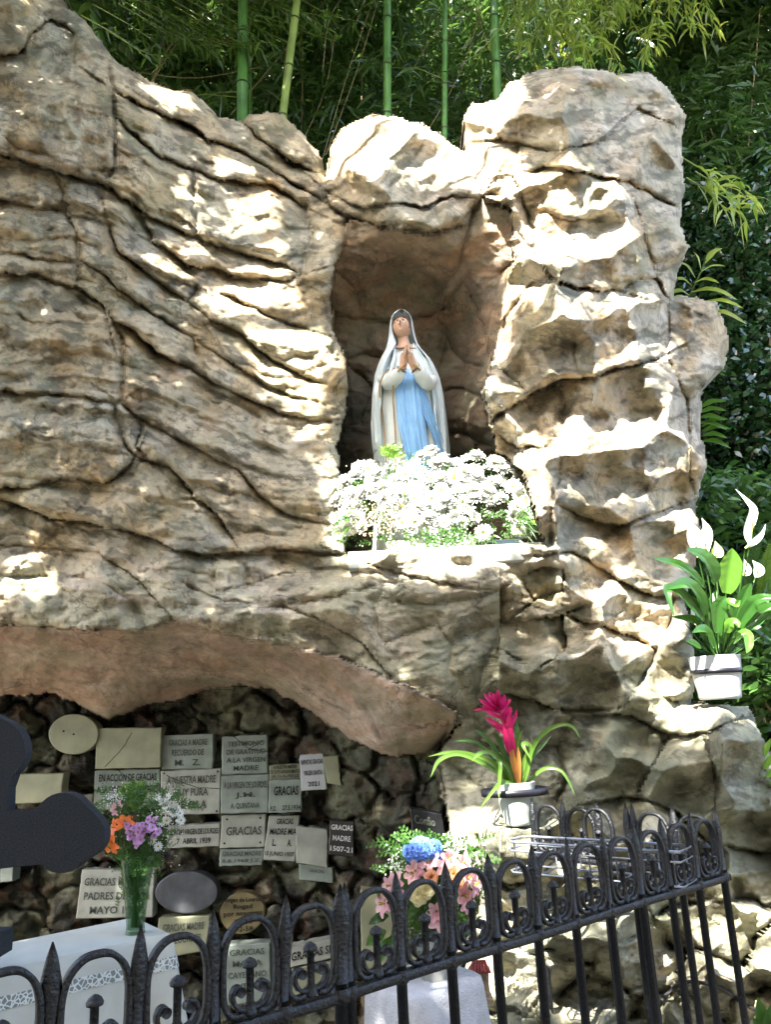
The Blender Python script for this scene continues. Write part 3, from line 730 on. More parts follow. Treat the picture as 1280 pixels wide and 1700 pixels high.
def fence(name, label, cat, p0, d, ks, bays, stiles=()):
    p0 = np.asarray(p0); d = np.asarray(d); ang = math.atan2(d[1], d[0]); L = np.linalg.norm(d)
    root = empty(name, (p0[0], p0[1], 0), label, cat); root.rotation_euler.z = ang
    for k in list(ks) + list(stiles):
        b = add('bar', BAR, root, M['iron']); b.location = (k * L, 0, 0)
        s = add('spike', SPIKE, b, M['iron']); s.location = (0, 0, RAIL); s.rotation_euler = (random.uniform(-.03, .03), random.uniform(-.03, .03), random.uniform(-.6, .6))
        c = add('collar', COLLAR, b, M['iron']); c.location = (0, 0, RAIL)
        if k in stiles: b.scale = (1.25, 1.25, 1)
    for k in bays:
        for me, nm in ((ARCH, 'arch'), (STEM, 'finial'), (SCR[0], 'scroll'), (SCR[1], 'scroll')):
            o = add(nm, me, root, M['iron']); o.location = ((k + .5) * L, 0, RAIL + .004); o.rotation_euler = (random.uniform(-.02, .02), 0, random.uniform(-.02, .02))
            o.scale = (L / .13, 1, random.uniform(.985, 1.015))
    lo = min(list(ks) + list(stiles)) * L - .012; hi = max(list(ks) + list(stiles)) * L + .018
    for z in (RAIL, .12):
        mb = MB(); n = 16; rows = []
        for x in np.linspace(lo, hi, n):
            h_ = .0085; w_ = .0125; dz = z + .0015 * math.sin(x * 9)
            rows.append([(x, -w_, dz - h_ + .002), (x, -w_ + .002, dz - h_), (x, w_ - .002, dz - h_), (x, w_, dz - h_ + .002), (x, w_, dz + h_ - .002), (x, w_ - .002, dz + h_), (x, -w_ + .002, dz + h_), (x, -w_, dz + h_ - .002)])
        mb.quadgrid(rows, 0, closed_v=True); mb.f += [list(range(8))[::-1], [(n - 1) * 8 + i for i in range(8)]]; mb.m += [0, 0]
        mb.build('rail', M['iron'], root)
    return root


fence('iron_fence', 'black wrought iron fence running up to the corner, scrolled hoops between spear tips', 'fence', F0 + FD * 4.07, FD, [0.0] + [k - .07 for k in range(1, 11)], [k - .07 for k in range(1, 10)] + [0.0 - .0])
fence('iron_gate', 'black wrought iron gate in front of the white altar table, at lower left', 'gate', F0, FD, [-3, -2, -1, 0, 1, 2, 3], [-3, -2, -1, 0, 1, 2, 2.93], stiles=(3.92,))
fence('side_fence', 'short black iron fence returning from the corner to the rock, behind the wire basket', 'fence', F0 + FD * 14, RD, [1, 2, 2.2, 3, 4, 5], [.0, 1.0, 2.6 - .1, 3.0, 4.0])

# wire flower basket inside the corner
A_ = P(868, 1388, 2.62); B_ = P(1150, 1404, 2.30); dr = (B_ - A_) / np.linalg.norm(B_ - A_); nb = np.array([dr[1], -dr[0], 0]) * .11
bk = empty('wire_basket', tuple(A_), 'long grey wire flower basket hung between the two iron fences', 'basket')
mb = MB(); mb2 = MB(); mb3 = MB(); LB = np.linalg.norm(B_ - A_)
def loc(a, b, z): return dr * a + nb * b + np.array([0, 0, z])
for z, m_ in ((0, mb), (-.025, mb3), (-.085, mb3)):
    m_.tube([loc(.02, 0, z), loc(LB, 0, z), loc(LB, 1, z), loc(.02, 1, z), loc(0, .8, z), loc(0, .2, z), loc(.02, 0, z)], .0042 if z == 0 else .003, 6)
for i in range(7):
    a = .03 + (LB - .05) * i / 6
    mb2.tube([loc(a, 0, 0), loc(a, 0, -.085), loc(a, 1, -.085), loc(a, 1, 0)], .0026, 6)
mb.build('rim', M['wire'], bk); mb3.build('side_wire', M['wire'], bk); mb2.build('cross_wire', M['wire'], bk)

# ------------------------------------------------------------------ thank-you plaques
def text2d(s, bold=.018):
    cu = bpy.data.curves.new('t', 'FONT'); cu.body = s; cu.align_x = 'CENTER'; cu.offset = bold; cu.resolution_u = 2; cu.size = 1
    o = bpy.data.objects.new('t', cu); col.objects.link(o); dg = bpy.context.evaluated_depsgraph_get()
    me = bpy.data.meshes.new_from_object(o.evaluated_get(dg)); bpy.data.objects.remove(o); bpy.data.curves.remove(cu)
    v = np.array([p.co[:2] for p in me.vertices]); f = [list(p.vertices) for p in me.polygons]; bpy.data.meshes.remove(me)
    return v, f


def bil(q, u, v):
    q = np.asarray(q, float); u = u[..., None]; v = v[..., None]
    return (q[0] * (1 - u) + q[1] * u) * (1 - v) + (q[3] * (1 - u) + q[2] * u) * v


def lettering(parent, quad, lines, Y, ink, off=.004):
    """lines: (text, u0, u1, v_top, v_bottom) in the plaque's own unit square"""
    for (s, u0, u1, v0, v1) in lines:
        mb = MB(); v, f = text2d(s); lo, hi = v.min(0), v.max(0)
        u = u0 + (v[:, 0] - lo[0]) / (hi[0] - lo[0]) * (u1 - u0); w_ = v1 - (v[:, 1] - lo[1]) / (hi[1] - lo[1]) * (v1 - v0)
        pp = bil(quad, u, w_); pts = P(pp[:, 0], pp[:, 1], Y - off) - np.array(parent.location); mb.raw(pts, f)
        mb.build('lettering', M[ink], parent, smooth=False)


def rowlines(txt, u0=.1, u1=.9, v0=.1, v1=.9, fill=.62, sizes=None):
    n = len(txt); out = []
    for i, t in enumerate(txt):
        a = v0 + (v1 - v0) * i / n; b = v0 + (v1 - v0) * (i + 1) / n; k = (b - a) * (1 - fill) / 2
        w_ = u1 - u0; mx = max(len(x) for x in txt); f = min(1, .35 + .65 * len(t) / mx); c_ = (u0 + u1) / 2
        out.append((t, c_ - w_ * f / 2, c_ + w_ * f / 2, a + k, b - k))
    return out


def plaque(quad, label, mat='marble', lines=None, ink='ink', Y=None, name='stone_plaque', th=.03, holes=(), oval=False, cat='plaque', group=None, cracks=()):
    q = np.asarray(quad, float)
    x0, y0 = q.min(0); x1, y1 = q.max(0)
    if Y is None:
        i0, i1 = np.searchsorted(gy, [y0, y1]); j0, j1 = np.searchsorted(gx, [x0, x1])
        Y = float(ROCKY[i0:i1 + 1, j0:j1 + 1].min()) - .004
    c = P(*q.mean(0), Y); o = empty(name, tuple(c), label, cat, group)
    if oval:
        a = np.linspace(0, 2 * math.pi, 41)[:-1]; u = .5 + .5 * np.cos(a); v = .5 + .5 * np.sin(a); ring = bil(q, u, v)
    else:
        t = np.linspace(0, 1, 9)[:-1]; u = np.concatenate([t, 1 + 0 * t, 1 - t, 0 * t]); v = np.concatenate([0 * t, t, 1 + 0 * t, 1 - t]); ring = bil(q, u, v)
        ring = ring + RNG.normal(0, .35, ring.shape)
    cen = ring.mean(0); inner = cen + (ring - cen) * (1 - 1.6 / np.linalg.norm(ring - cen, axis=1))[:, None]
    mb = MB()
    f_in = P(inner[:, 0], inner[:, 1], Y) - c; f_o = P(ring[:, 0], ring[:, 1], Y + .003) - c; bk_ = f_o + np.array([0, th + .05, 0])
    mb.quadgrid([f_in, f_o, bk_], 0, closed_v=True); mb.face(f_in)
    mb.build('slab', M[mat], o, smooth=False)
    for (hx, hy) in holes:
        p = bil(q, np.array(hx), np.array(hy)); m2 = MB(); m2.lathe([(.002, 0), (.005, 0), (.0045, .003), (.001, .004)], (0, 0, 0), 8)
        s = m2.build('screw', M['ink'], o); s.rotation_euler.x = R(90); s.location = Vector(P(p[0], p[1], Y) - c)
    if lines: lettering(o, q, lines, Y, ink)
    for pl in cracks:
        m3 = MB(); pl = np.asarray(pl, float); pp = bil(q, pl[:, 0], pl[:, 1]); pp = smoothpath(pp, 4); pp += RNG.normal(0, .5, pp.shape)
        m3.tube(P(pp[:, 0], pp[:, 1], Y) - c, .0016, 4); m3.build('crack', M['ink'], o)
    return o


Q = lambda x0, y0, x1, y1, s=-3: [(x0, y0), (x1, y0 + s), (x1, y1 + s), (x0, y1)]
plaque(Q(80, 1186, 163, 1253, -1), 'blank oval marble plaque, topmost at left under the vault', 'marble_y', holes=((.3, .42), (.5, .5)), oval=True)
plaque([(160, 1209), (268, 1208), (266, 1274), (157, 1277)], 'large blank yellowed marble plaque at the top, right of the blank oval one', 'marble_y', cracks=[[(.15, .95), (.4, .5), (.55, .1)]])
plaque([(157, 1279), (265, 1276), (263, 1342), (154, 1344)], 'yellowed marble plaque reading EN ACCION DE GRACIAS behind the orange lily bouquet', 'marble_g', rowlines(['EN ACCION DE GRACIAS', 'A LA VIRGEN DE LOURDES', 'FEBRERO'], .04, .98, .05, .95), cracks=[[(.35, 0), (.6, .3), (.95, .6)]])
plaque([(270, 1221), (354, 1218), (353, 1276), (268, 1278)], 'faded pale plaque reading GRACIAS A MADRE, second column of the top row', 'marble_g', rowlines(['GRACIAS A MADRE', 'RECUERDO DE', 'M.   Z.'], .12, .88, .08, .95), 'ink_faded')
plaque([(267, 1280), (366, 1276), (364, 1351), (265, 1353)], 'grey marble plaque with a diagonal crack and worn letters, middle row', 'marble', rowlines(['A NUESTRA MADRE', 'MUY PURA', 'DE ELLA'], .1, .92, .08, .92), 'ink_faded', holes=((.05, .06), (.95, .06), (.95, .94)), cracks=[[(.1, .1), (.5, .35), (1.0, .45)]])
plaque([(368, 1223), (444, 1219), (444, 1284), (368, 1286)], 'grey green cracked plaque with washed-out writing, third column of the top row', 'marble_g', rowlines(['TESTIMONIO', 'DE GRATITUD', 'A LA VIRGEN', 'MADRE'], .1, .95, .1, .95), 'ink_faded', cracks=[[(.25, 0), (.6, .35), (1, .45)], [(.6, .35), (.9, .15)]])
plaque([(367, 1288), (446, 1285), (445, 1349), (366, 1351)], 'greenish plaque with nearly erased letters below the cracked grey green one', 'marble_g', rowlines(['A LA VIRGEN DE LOURDES', 'J.M.', 'A. QUINTANA'], .06, .96, .12, .95), 'ink_faded')
plaque([(447, 1270), (499, 1268), (500, 1292), (447, 1294)], 'low narrow plaque of small dark print above the one reading GRACIAS P.Z.', 'marble_y', rowlines(['A NUESTRA MADRE', 'DE CUYO AGRADECIMIENTO', 'J.A. 11-10-1935 J.Z.'], .03, .97, .02, .98, .75))
plaque([(447, 1295), (501, 1293), (500, 1348), (445, 1350)], 'marble plaque reading GRACIAS with P.Z. and a date below, left of the white paper', 'marble_g', [('GRACIAS', .15, .9, .2, .48), ('P.Z.', .06, .24, .8, .93), ('27.5.1934', .42, .97, .78, .93)])
plaque([(497, 1254), (536, 1251), (543, 1310), (500, 1313)], 'crumpled white paper note dated 2021 taped over the plaques', 'paper', rowlines(['INFINITAS GRACIAS', 'VIRGEN SANTA', '2021'], .05, .95, .05, .98, .45), name='paper_note', cat='paper note')
plaque([(536, 1256), (561, 1255), (566, 1304), (543, 1300)], 'small plain ochre plaque half behind the white paper note', 'marble_y')
plaque([(278, 1371), (365, 1367), (364, 1405), (276, 1408)], 'white plaque reading GRACIAS VIRGEN DE LOURDES, behind the white flowers of the vase', 'marble', rowlines(['GRACIAS VIRGEN DE LOURDES', '7  ABRIL 1939'], .04, .97, .1, .92))
plaque([(368, 1354), (441, 1351), (439, 1406), (364, 1408)], 'pale plaque with four screws and a rust-streaked GRACIAS', 'marble', [('GRACIAS', .12, .92, .36, .62)], 'ink_faded', holes=((.12, .12), (.88, .12), (.1, .86), (.9, .86)))
plaque([(365, 1410), (437, 1408), (435, 1436), (363, 1438)], 'low faded plaque directly below the GRACIAS plaque with four screws', 'marble_g', rowlines(['GRACIAS MADRE', '8.8.1968 J.Z.'], .06, .96, .08, .95), 'ink_faded')
plaque([(446, 1355), (497, 1354), (489, 1430), (437, 1427)], 'tilted plaque reading GRACIAS MADRE MIA L. A. 15 JUNIO 1937', 'marble', [('GRACIAS', .28, .82, .06, .19), ('MADRE MIA', .1, .96, .28, .42), ('L.', .22, .34, .52, .68), ('A.', .7, .84, .52, .68), ('15 JUNIO 1937', .02, .95, .8, .93)])
plaque([(492, 1372), (544, 1377), (543, 1441), (491, 1432)], 'blank streaky grey marble plaque with a broken edge, beside the black plaque', 'marble')
plaque([(496, 1434), (552, 1440), (553, 1466), (497, 1460)], 'small low grey plaque at the bottom of the streaky broken-edged one', 'marble_g', [('GRACIAS', .3, .75, .25, .45)], 'ink_faded')
plaque([(548, 1361), (588, 1363), (587, 1424), (545, 1419)], 'small black plaque with white letters GRACIAS MADRE', 'black_stone', rowlines(['GRACIAS', 'MADRE', '1507-21'], .06, .95, .05, .95, .5), 'ink_white')
plaque([(136, 1444), (256, 1444), (253, 1523), (125, 1525)], 'big grey plaque behind the glass vase reading GRACIAS MADRE', 'marble', rowlines(['GRACIAS MADRE A', 'PADRES DE DIOS', 'MAYO 1934'], .05, .95, .1, .98, .55), 'ink_faded')
plaque([(257, 1448), (361, 1446), (361, 1516), (257, 1517)], 'dark grey blank oval marble plaque behind the gate', 'slate', oval=True)
plaque([(364, 1483), (440, 1480), (438, 1548), (366, 1553)], 'round rust-stained plaque praying Rogad por nosotros', 'ceramic_y', [('Virgen de Lourdes', .1, .95, .12, .26), ('Rogad', .3, .72, .28, .42), ('por nosotros', .08, .95, .46, .60), ('R.R.A.', .32, .72, .64, .76), ('6-2-58', .28, .74, .82, .94)], oval=True)
plaque([(262, 1524), (348, 1520), (345, 1578), (260, 1592)], 'rust-streaked plaque reading GRACIAS MADRE just below the dark oval one', 'marble_y', rowlines(['GRACIAS MADRE', 'DE LOURDES'], .1, .9, .1, .75), 'ink_faded')
plaque([(372, 1569), (447, 1565), (450, 1662), (372, 1670)], 'veined plaque with the name CAYETANO seen through the gate hoop', 'marble_g', rowlines(['GRACIAS', 'MARIA', 'CAYETANO', 'VDA'], .08, .92, .04, .8, .55), 'ink_faded')
plaque([(482, 1572), (556, 1557), (556, 1590), (482, 1606)], 'white plaque reading GRACIAS SIEMPRE cut off by the gate post', 'marble', [('GRACIAS SIE', -.12 + .14, .99, .3, .72)])
plaque([(484, 1608), (556, 1594), (556, 1650), (486, 1662)], 'plain stone plaque directly below GRACIAS SIEMPRE', 'marble_y')
plaque([(24, 1286), (105, 1284), (100, 1331), (18, 1335)], 'blank cream plaque at far left, above the black cross', 'marble_y')
plaque([(124, 1321), (154, 1318), (152, 1350), (124, 1352)], 'little blank plaque edge showing above the cross arm', 'marble')
plaque([(0, 1438), (22, 1437), (20, 1463), (0, 1465)], 'small blank plaque cut by the left frame edge, under the cross', 'marble_g')
plaque([(681, 1342), (733, 1352), (742, 1405), (686, 1400)], 'black plaque with gothic letters above the blue hydrangea', 'black_stone', [('Confio', .1, .75, .15, .42), ('en ti', .2, .65, .58, .8)], 'ink_faded')
plaque([(598, 1476), (700, 1492), (700, 1600), (600, 1610)], 'plain ochre plaque behind the pink and blue flowers', 'marble_y')
# ------------------------------------------------------------------ black cross standing on the altar
def board(name, ring, Y, th, mat, parent, c):
    ring = np.asarray(ring, float); cen = ring.mean(0); mb = MB()
    d = ring - cen; inner = ring + (-d / np.linalg.norm(d, axis=1)[:, None]) * 1.2
    a = P(inner[:, 0], inner[:, 1], Y) - c; b = P(ring[:, 0], ring[:, 1], Y + .003) - c; e = b + np.array([0, th, 0])
    mb.quadgrid([a, b, e], 0, closed_v=True); mb.face(a); mb.face(e[::-1]); return mb.build(name, mat, parent, smooth=False)


def arc(cx, cy, rx, ry, a0, a1, n=10): 
    t = np.radians(np.linspace(a0, a1, n)); return [(cx + rx * math.cos(x), cy - ry * math.sin(x)) for x in t]


YC = 2.30; c0 = P(-60, 1560, YC); cross = empty('memorial_cross', tuple(c0), 'dark speckled stone cross with rounded trefoil arms, cut by the left frame edge', 'cross')
ring = []
ring += arc(-60, 1205, 46, 40, 150, 45, 8) + arc(-12, 1245, 53, 54, 75, -52, 12) + [(13, 1310), (12, 1346)]
ring += [(35, 1346), (52, 1342)] + arc(104, 1362, 45, 46, 150, 52, 9) + arc(132, 1386, 42, 42, 45, -50, 10) + arc(100, 1408, 44, 42, -35, -140, 8) + [(60, 1436), (20, 1440), (-18, 1444), (-24, 1540), (-100, 1550), (-102, 1444)]
ring += arc(-220, 1408, 44, 42, -40, -145, 6) + arc(-252, 1386, 42, 42, 230, 135, 8) + arc(-224, 1362, 45, 46, 128, 40, 6) + [(-150, 1346), (-133, 1346), (-133, 1310)] + arc(-108, 1245, 53, 54, 232, 105, 8)
board('cross_slab', ring, YC, .045, M['granite'], cross, c0)
mb = MB(); mb.box((0, .02, -.02), (.19, .12, .06)); mb.build('cross_base', M['granite'], cross, False)

# ------------------------------------------------------------------ altar table under a white cloth
TZ = .93
cornerR = zhit(279, 1549, TZ); dF = -np.array([FD[0], FD[1], 0]) / SP; 
cl_ = zhit(-60, 1624, TZ); dF = (cl_ - cornerR) / np.linalg.norm(cl_ - cornerR); dB = np.array([-dF[1], dF[0], 0]); 
if dB[1] < 0: dB = -dB
LT, WT = 1.5, .62
bk1 = zhit(222, 1523, TZ); dB = (bk1 - cornerR); WT = min(.8, np.linalg.norm(dB)); dB /= np.linalg.norm(dB)
tb = empty('altar_table', tuple(cornerR * [1, 1, 0]), 'altar table hidden under a white lace-edged cloth, behind the gate', 'table')
mb = MB(); o0 = np.array([0, 0, 0.0])
def T(a, b, z): return dF * a + dB * b + np.array([0, 0, z])
mb.raw([T(.02, .02, TZ - .03), T(LT, .02, TZ - .03), T(LT, WT, TZ - .03), T(.02, WT, TZ - .03), T(.02, .02, TZ - .006), T(LT, .02, TZ - .006), T(LT, WT, TZ - .006), T(.02, WT, TZ - .006)], [(0, 1, 2, 3), (7, 6, 5, 4), (0, 4, 5, 1), (1, 5, 6, 2), (2, 6, 7, 3), (3, 7, 4, 0)])
mb.build('table_top', simple('wood', (.18, .1, .05)), tb, False)
for a, b in ((.08, .08), (LT - .08, .08), (.08, WT - .08), (LT - .08, WT - .08)):
    mb = MB(); mb.tube([T(a, b, 0), T(a, b, TZ - .03)], .025, 8); mb.build('leg', simple('wood_leg', (.18, .1, .05)), tb)
clo = empty('altar_cloth', tuple(cornerR), 'white tablecloth with a grey lace band hanging over the altar table front', 'tablecloth')
mb = MB()
mb.raw([T(0, 0, 0), T(LT, 0, 0), T(LT, WT, 0), T(0, WT, 0)], [(0, 3, 2, 1)])
# skirt along left end, front and round the right corner, flaring into folds
path = []
n = 150
for i in range(n):
    s = LT - (LT) * i / (n - 1); path.append((T(s, 0, 0), -dB, s))
for i in range(1, 12):
    t = i / 11 * math.pi / 2; nn = -dB * math.cos(t) - dF * math.sin(t); path.append((T(0, 0, 0), nn, -.001 * i))
for i in range(1, 40): path.append((T(0, WT * i / 39, 0), -dF, -i / 39 * WT))
def skirt(drops, off=0.0):
    rows = []
    for dz in drops:
        row = []
        for k, (p, nn, s) in enumerate(path):
            fold = .016 * pn(s * 9, 0.5, 5) * min(1, dz * 3) + .006 * pn(s * 22, 3.5, 6) * min(1, dz * 4)
            corner = math.exp(-(abs(s) / .05) ** 2) * .14 * min(dz, .55)
            r_ = .012 * (1 - math.exp(-dz / .01)) + .03 * dz + fold + corner + off
            row.append(p + nn * r_ + np.array([0, 0, -dz]))
        rows.append(row)
    return rows
mb.quadgrid(skirt([0, .003, .01, .03, .06, .1, .16, .24, .34, .46, .6, .78]))
mb.build('cloth', M['cloth'], clo)
lm, n_, b_ = nodes_mat('grey_lace', .9, .1)
tcn = n_.nodes.new('ShaderNodeTexCoord'); vo = n_.nodes.new('ShaderNodeTexVoronoi'); vo.feature = 'DISTANCE_TO_EDGE'; vo.inputs['Scale'].default_value = 75
rp = n_.nodes.new('ShaderNodeValToRGB'); rp.color_ramp.elements[0].position = .08; rp.color_ramp.elements[1].position = .14; rp.color_ramp.elements[0].color = (.62, .65, .62, 1); rp.color_ramp.elements[1].color = (.20, .22, .21, 1)
n_.links.new(tcn.outputs['Object'], vo.inputs['Vector']); n_.links.new(vo.outputs['Distance'], rp.inputs[0]); n_.links.new(rp.outputs[0], b_.inputs['Base Color'])
mb = MB(); mb.quadgrid(skirt([.062, .08, .096], .0025)); mb.build('lace_band', lm, clo)

# ------------------------------------------------------------------ side table with cloth and bucket
bz = .76; bc = zhit(722, 1624, bz); TB = bc + np.array([-.035, .02, 0])
st_ = empty('side_table', (TB[0], TB[1], 0), 'small plinth table under a crocheted white cloth at the foot of the rock', 'table')
mb = MB(); mb.box((0, 0, bz - .025), (.27, .23, .03)); mb.build('table_top', simple('wood_top', (.2, .14, .07)), st_, False)
for sx in (-.11, .11):
    for sy in (-.09, .09):
        mb = MB(); mb.box((sx, sy, (bz - .04) / 2), (.035, .035, bz - .04)); mb.build('leg', simple('wood_leg2', (.2, .14, .07)), st_, False)
m_ = simple('crochet_cloth', (.5, .51, .54), .9, .1, 0, .12, 30, .5, 160)
mb = MB(); rows = []
n = 96
for r_i, (rr, dz) in enumerate([(0.02, 0), (.5, 0), (.97, 0), (1.03, .006), (1.06, .03), (1.09, .08), (1.13, .14), (1.16, .2), (1.18, .235)]):
    row = []
    for i in range(n):
        a = 2 * math.pi * i / n; cx, sy = math.cos(a), math.sin(a); k = (abs(cx) ** 5 + abs(sy) ** 5) ** (-1 / 5)
        corner = max(0, k - 1.05) * 1.5; hang = dz * (1 + .9 * corner + .25 * pn(a * 3, 1, 9)) + (.02 * math.sin(a * 24) * .3 if r_i == 8 else 0)
        f = 1 + (rr - 1) * 1.0 + (.05 * math.sin(a * 9 + 1) * min(1, dz * 6) if rr > 1 else 0)
        row.append((.152 * k * cx * f, .132 * k * sy * f, bz - hang))
    rows.append(row)
mb.quadgrid(rows, 0, closed_v=True); mb.face(rows[0]); mb.build('crochet_tablecloth', m_, None, loc=(TB[0], TB[1], 0))
tag(bpy.data.objects['crochet_tablecloth'], 'white crocheted cloth with scalloped hem on the small side table', 'tablecloth')
M['silver'] = simple('dull_metal', (.5, .5, .44), .28, .5, .85, .2, 8)
mb = MB(); mb.lathe([(.040, 0), (.042, .003), (.048, .05), (.056, .12), (.059, .124), (.054, .122), (.046, .06), (.04, .02)], (0, 0, 0), 28)
tag(mb.build('metal_bucket', M['silver'], loc=Vector(bc)), 'dull silver flower bucket on the crocheted cloth', 'bucket')

st_.rotation_euler.z = R(38); bpy.data.objects['crochet_tablecloth'].rotation_euler.z = R(38)
# little shrine figurine
fy = 2.84; fb = P(800, 1665, fy); fg = empty('shrine_figurine', tuple(fb), 'tiny stone chapel figurine with a red tiled roof beside the side table', 'figurine')
ms = simple('moulded_stone', (.42, .33, .22), .8, .2, 0, .3, 60, .8, 180); mr = simple('red_clay', (.30, .07, .06), .7, .2, 0, .3, 80, .5)
mb = MB(); mb.box((0, 0, .010), (.070, .062, .02)); mb.box((0, 0, .025), (.060, .053, .011)); mb.build('plinth', ms, fg, False)
for sx in (-1, 1):
    for sy in (-1, 1):
        mb = MB(); mb.tube([(sx * .022, sy * .018, .03), (sx * .021, sy * .018, .06), (sx * .022, sy * .018, .092)], [.0065, .0055, .0065], 8); mb.build('column', ms, fg)
mb = MB(); mb.box((0, .014, .061), (.04, .012, .062)); mb.build('back_wall', ms, fg, False)
mb = MB(); mb.lathe([(.005, 0), (.008, .004), (.006, .03), (.004, .04), (.005, .046), (.001, .052)], (0, -.002, .03), 8); mb.build('statuette', M['paper'], fg)
mb = MB(); mb.raw([(-.036, -.030, .093), (.036, -.030, .093), (.036, .030, .093), (-.036, .030, .093), (-.02, 0, .123), (.02, 0, .123)], [(3, 2, 1, 0), (0, 1, 5, 4), (1, 2, 5), (2, 3, 4, 5), (3, 0, 4)]); mb.build('roof', mr, fg, False)
for i in range(6):
    mb = MB(); x = -.03 + i * .012; mb.tube([(x, -.0315, .0955), (x * .62, -.001, .1245)], .0045, 6); mb.build('roof_tile', mr, fg)

# thin hose crossing the foot of the rock
hp = np.array([(1100, 1658), (1132, 1632), (1170, 1632), (1200, 1642), (1232, 1664), (1262, 1680), (1300, 1690)], float)
hp = smoothpath(hp, 5); mb = MB(); mb.tube(np.array([P(a, b, rocky(a, b) - .05) for a, b in hp]), .006, 6)
tag(mb.build('rubber_hose', simple('hose_rubber', (.03, .03, .035), .6)), 'thin black hose lying across the foot of the rock by the fence corner', 'hose')
# ------------------------------------------------------------------ marble sill and planters in the niche
M['sill'] = simple('white_sill_stone', (.27, .29, .27), .5, .4, 0, .15, 14, .2)
s0 = P(742, 908, 3.33); xl = P(578, 917, 3.33)[0]; xr = P(906, 899, 3.33)[0]; SZ = s0[2]
mb = MB(); n = 30; rows = []
for x in np.linspace(xl, xr, n):
    e = .010 * pn(x * 9, 2, 3)
    rows.append([(x, .55, -.08), (x, 0 + e, -.08), (x, -.004 + e, -.072), (x, -.004 + e * .5, -.006), (x, e * .5, 0), (x, .55, 0)])
mb.quadgrid(np.array(rows)); mb.face(rows[0]); mb.face(rows[-1][::-1])
sill = mb.build('marble_sill', M['sill'], loc=(0, 3.33, SZ)); tag(sill, 'long white stone sill below the white flowers', 'sill')
pm = simple('planter_plastic', (.62, .62, .57), .5, .3, 0, .1, 20)
for i, (a, b) in enumerate(((641, 792), (806, 868))):
    xa = P(a, 900, 3.46)[0]; xb = P(b, 900, 3.46)[0]; mb = MB()
    w_ = xb - xa; hgt = .07 if i == 0 else .05
    prof = [(-1, -1), (1, -1), (1, 1), (-1, 1)]
    rows = [[(w_ / 2 * s * u, .06 * s * v, z) for u, v in prof] for s, z in ((.94, 0), (1, hgt - .008), (1.02, hgt - .006), (1.02, hgt), (.97, hgt), (.93, .01))]
    mb.quadgrid(rows, 0, closed_v=True); mb.face(rows[0][::-1]); mb.face(rows[-1])
    tag(mb.build('planter_box', pm if i == 0 else simple('dark_planter', (.03, .05, .06), .4), smooth=False, loc=((xa + xb) / 2, 3.53, SZ + .001)),
        ('long cream planter tray under the middle of the white flowers', 'small dark planter tray at the right end of the sill')[i], 'planter')

# ------------------------------------------------------------------ praying statue
Y0 = 3.98; ST_Z = SZ + .001
stat = empty('praying_statue', (P(684, 900, Y0)[0], Y0, ST_Z), 'painted statue of a veiled woman praying, white robe and blue sash, standing in the niche', 'statue')
SO = np.array(stat.location)
M['veil'] = simple('painted_veil', (.60, .69, .71), .6, .25, 0, .06, 12, .06)
M['robe'] = simple('painted_robe', (.62, .67, .64), .6, .25, 0, .06, 12, .06)
M['sash'] = simple('painted_sash', (.25, .47, .72), .6, .25, 0, .1, 14, .05)
M['skin'] = simple('painted_skin', (.55, .35, .24), .6, .25, 0, .06, 20, sub=.15)
M['gold'] = simple('gilt', (.36, .20, .05), .35, .5, .6, .2, 30)
M['eye'] = simple('eye_dark', (.03, .02, .015), .3); M['eyew'] = simple('eye_white', (.6, .58, .54), .3); M['lip'] = simple('lip', (.42, .12, .09), .4); M['hair'] = simple('hair_brown', (.12, .06, .03), .6)


def interp(tab, y, k):
    t = np.asarray(tab, float); return np.interp(y, t[:, 0], t[:, k])


ROBE = [(578, 655, 692, .055), (588, 650, 698, .075), (600, 645, 704, .10), (640, 628, 724, .165), (680, 625, 731, .172), (720, 624, 737, .178), (760, 625, 743, .185), (840, 622, 752, .20), (900, 620, 756, .21), (930, 618, 758, .21)]
MAN = [(517, 664, 670, 666.8, 667.2, .02), (519, 658, 675, 666.5, 667.5, .04), (522, 654, 679, 664, 670, .055), (527, 650.5, 682.5, 655, 678.5, .066), (534, 648, 685, 651, 681.5, .072), (548, 646, 687.5, 650.5, 683, .075), (560, 645, 690, 652, 685, .078), (572, 643, 694, 655, 688, .082), (582, 640, 700, 658, 692, .092), (595, 633, 711, 652, 699, .125),
       (610, 627, 721, 645, 708, .165), (630, 621, 730, 637, 716, .19), (660, 617.5, 737, 635, 719, .19), (700, 616, 742, 634, 723, .19), (740, 618, 746, 635, 729, .19), (775, 623, 748, 637, 733, .19)]


def robeY(px, py):
    a = interp(ROBE, py, 1); b = interp(ROBE, py, 2); d = interp(ROBE, py, 3)
    t = np.clip((px - (a + b) / 2) / ((b - a) / 2), -.99, .99); return Y0 - d * np.sqrt(1 - t * t)


# robe: closed body with hanging folds
rows = []
for y in np.linspace(578, 930, 60):
    a = interp(ROBE, y, 1); b = interp(ROBE, y, 2); d = interp(ROBE, y, 3); th = np.linspace(0, 2 * math.pi, 121)[:-1]
    k = np.clip((y - 610) / 120, 0, 1)
    f = 1 + k * (.045 * np.sin(th * 11 + .6 * np.sin(y / 60)) + .03 * np.sin(th * 19 + y / 90)) + .012 * np.sin(th * 7)
    px = (a + b) / 2 + (b - a) / 2 * np.sin(th) * (1 + (f - 1) * .35); yy = Y0 - d * np.cos(th) * f
    rows.append(P(px, np.full(120, y), np.full(120, Y0)) * [1, 0, 1] + np.stack([0 * yy, yy, 0 * yy], -1) - SO)
mb = MB(); mb.quadgrid(rows, 0, closed_v=True); mb.face(rows[0]); mb.build('robe', M['robe'], stat)
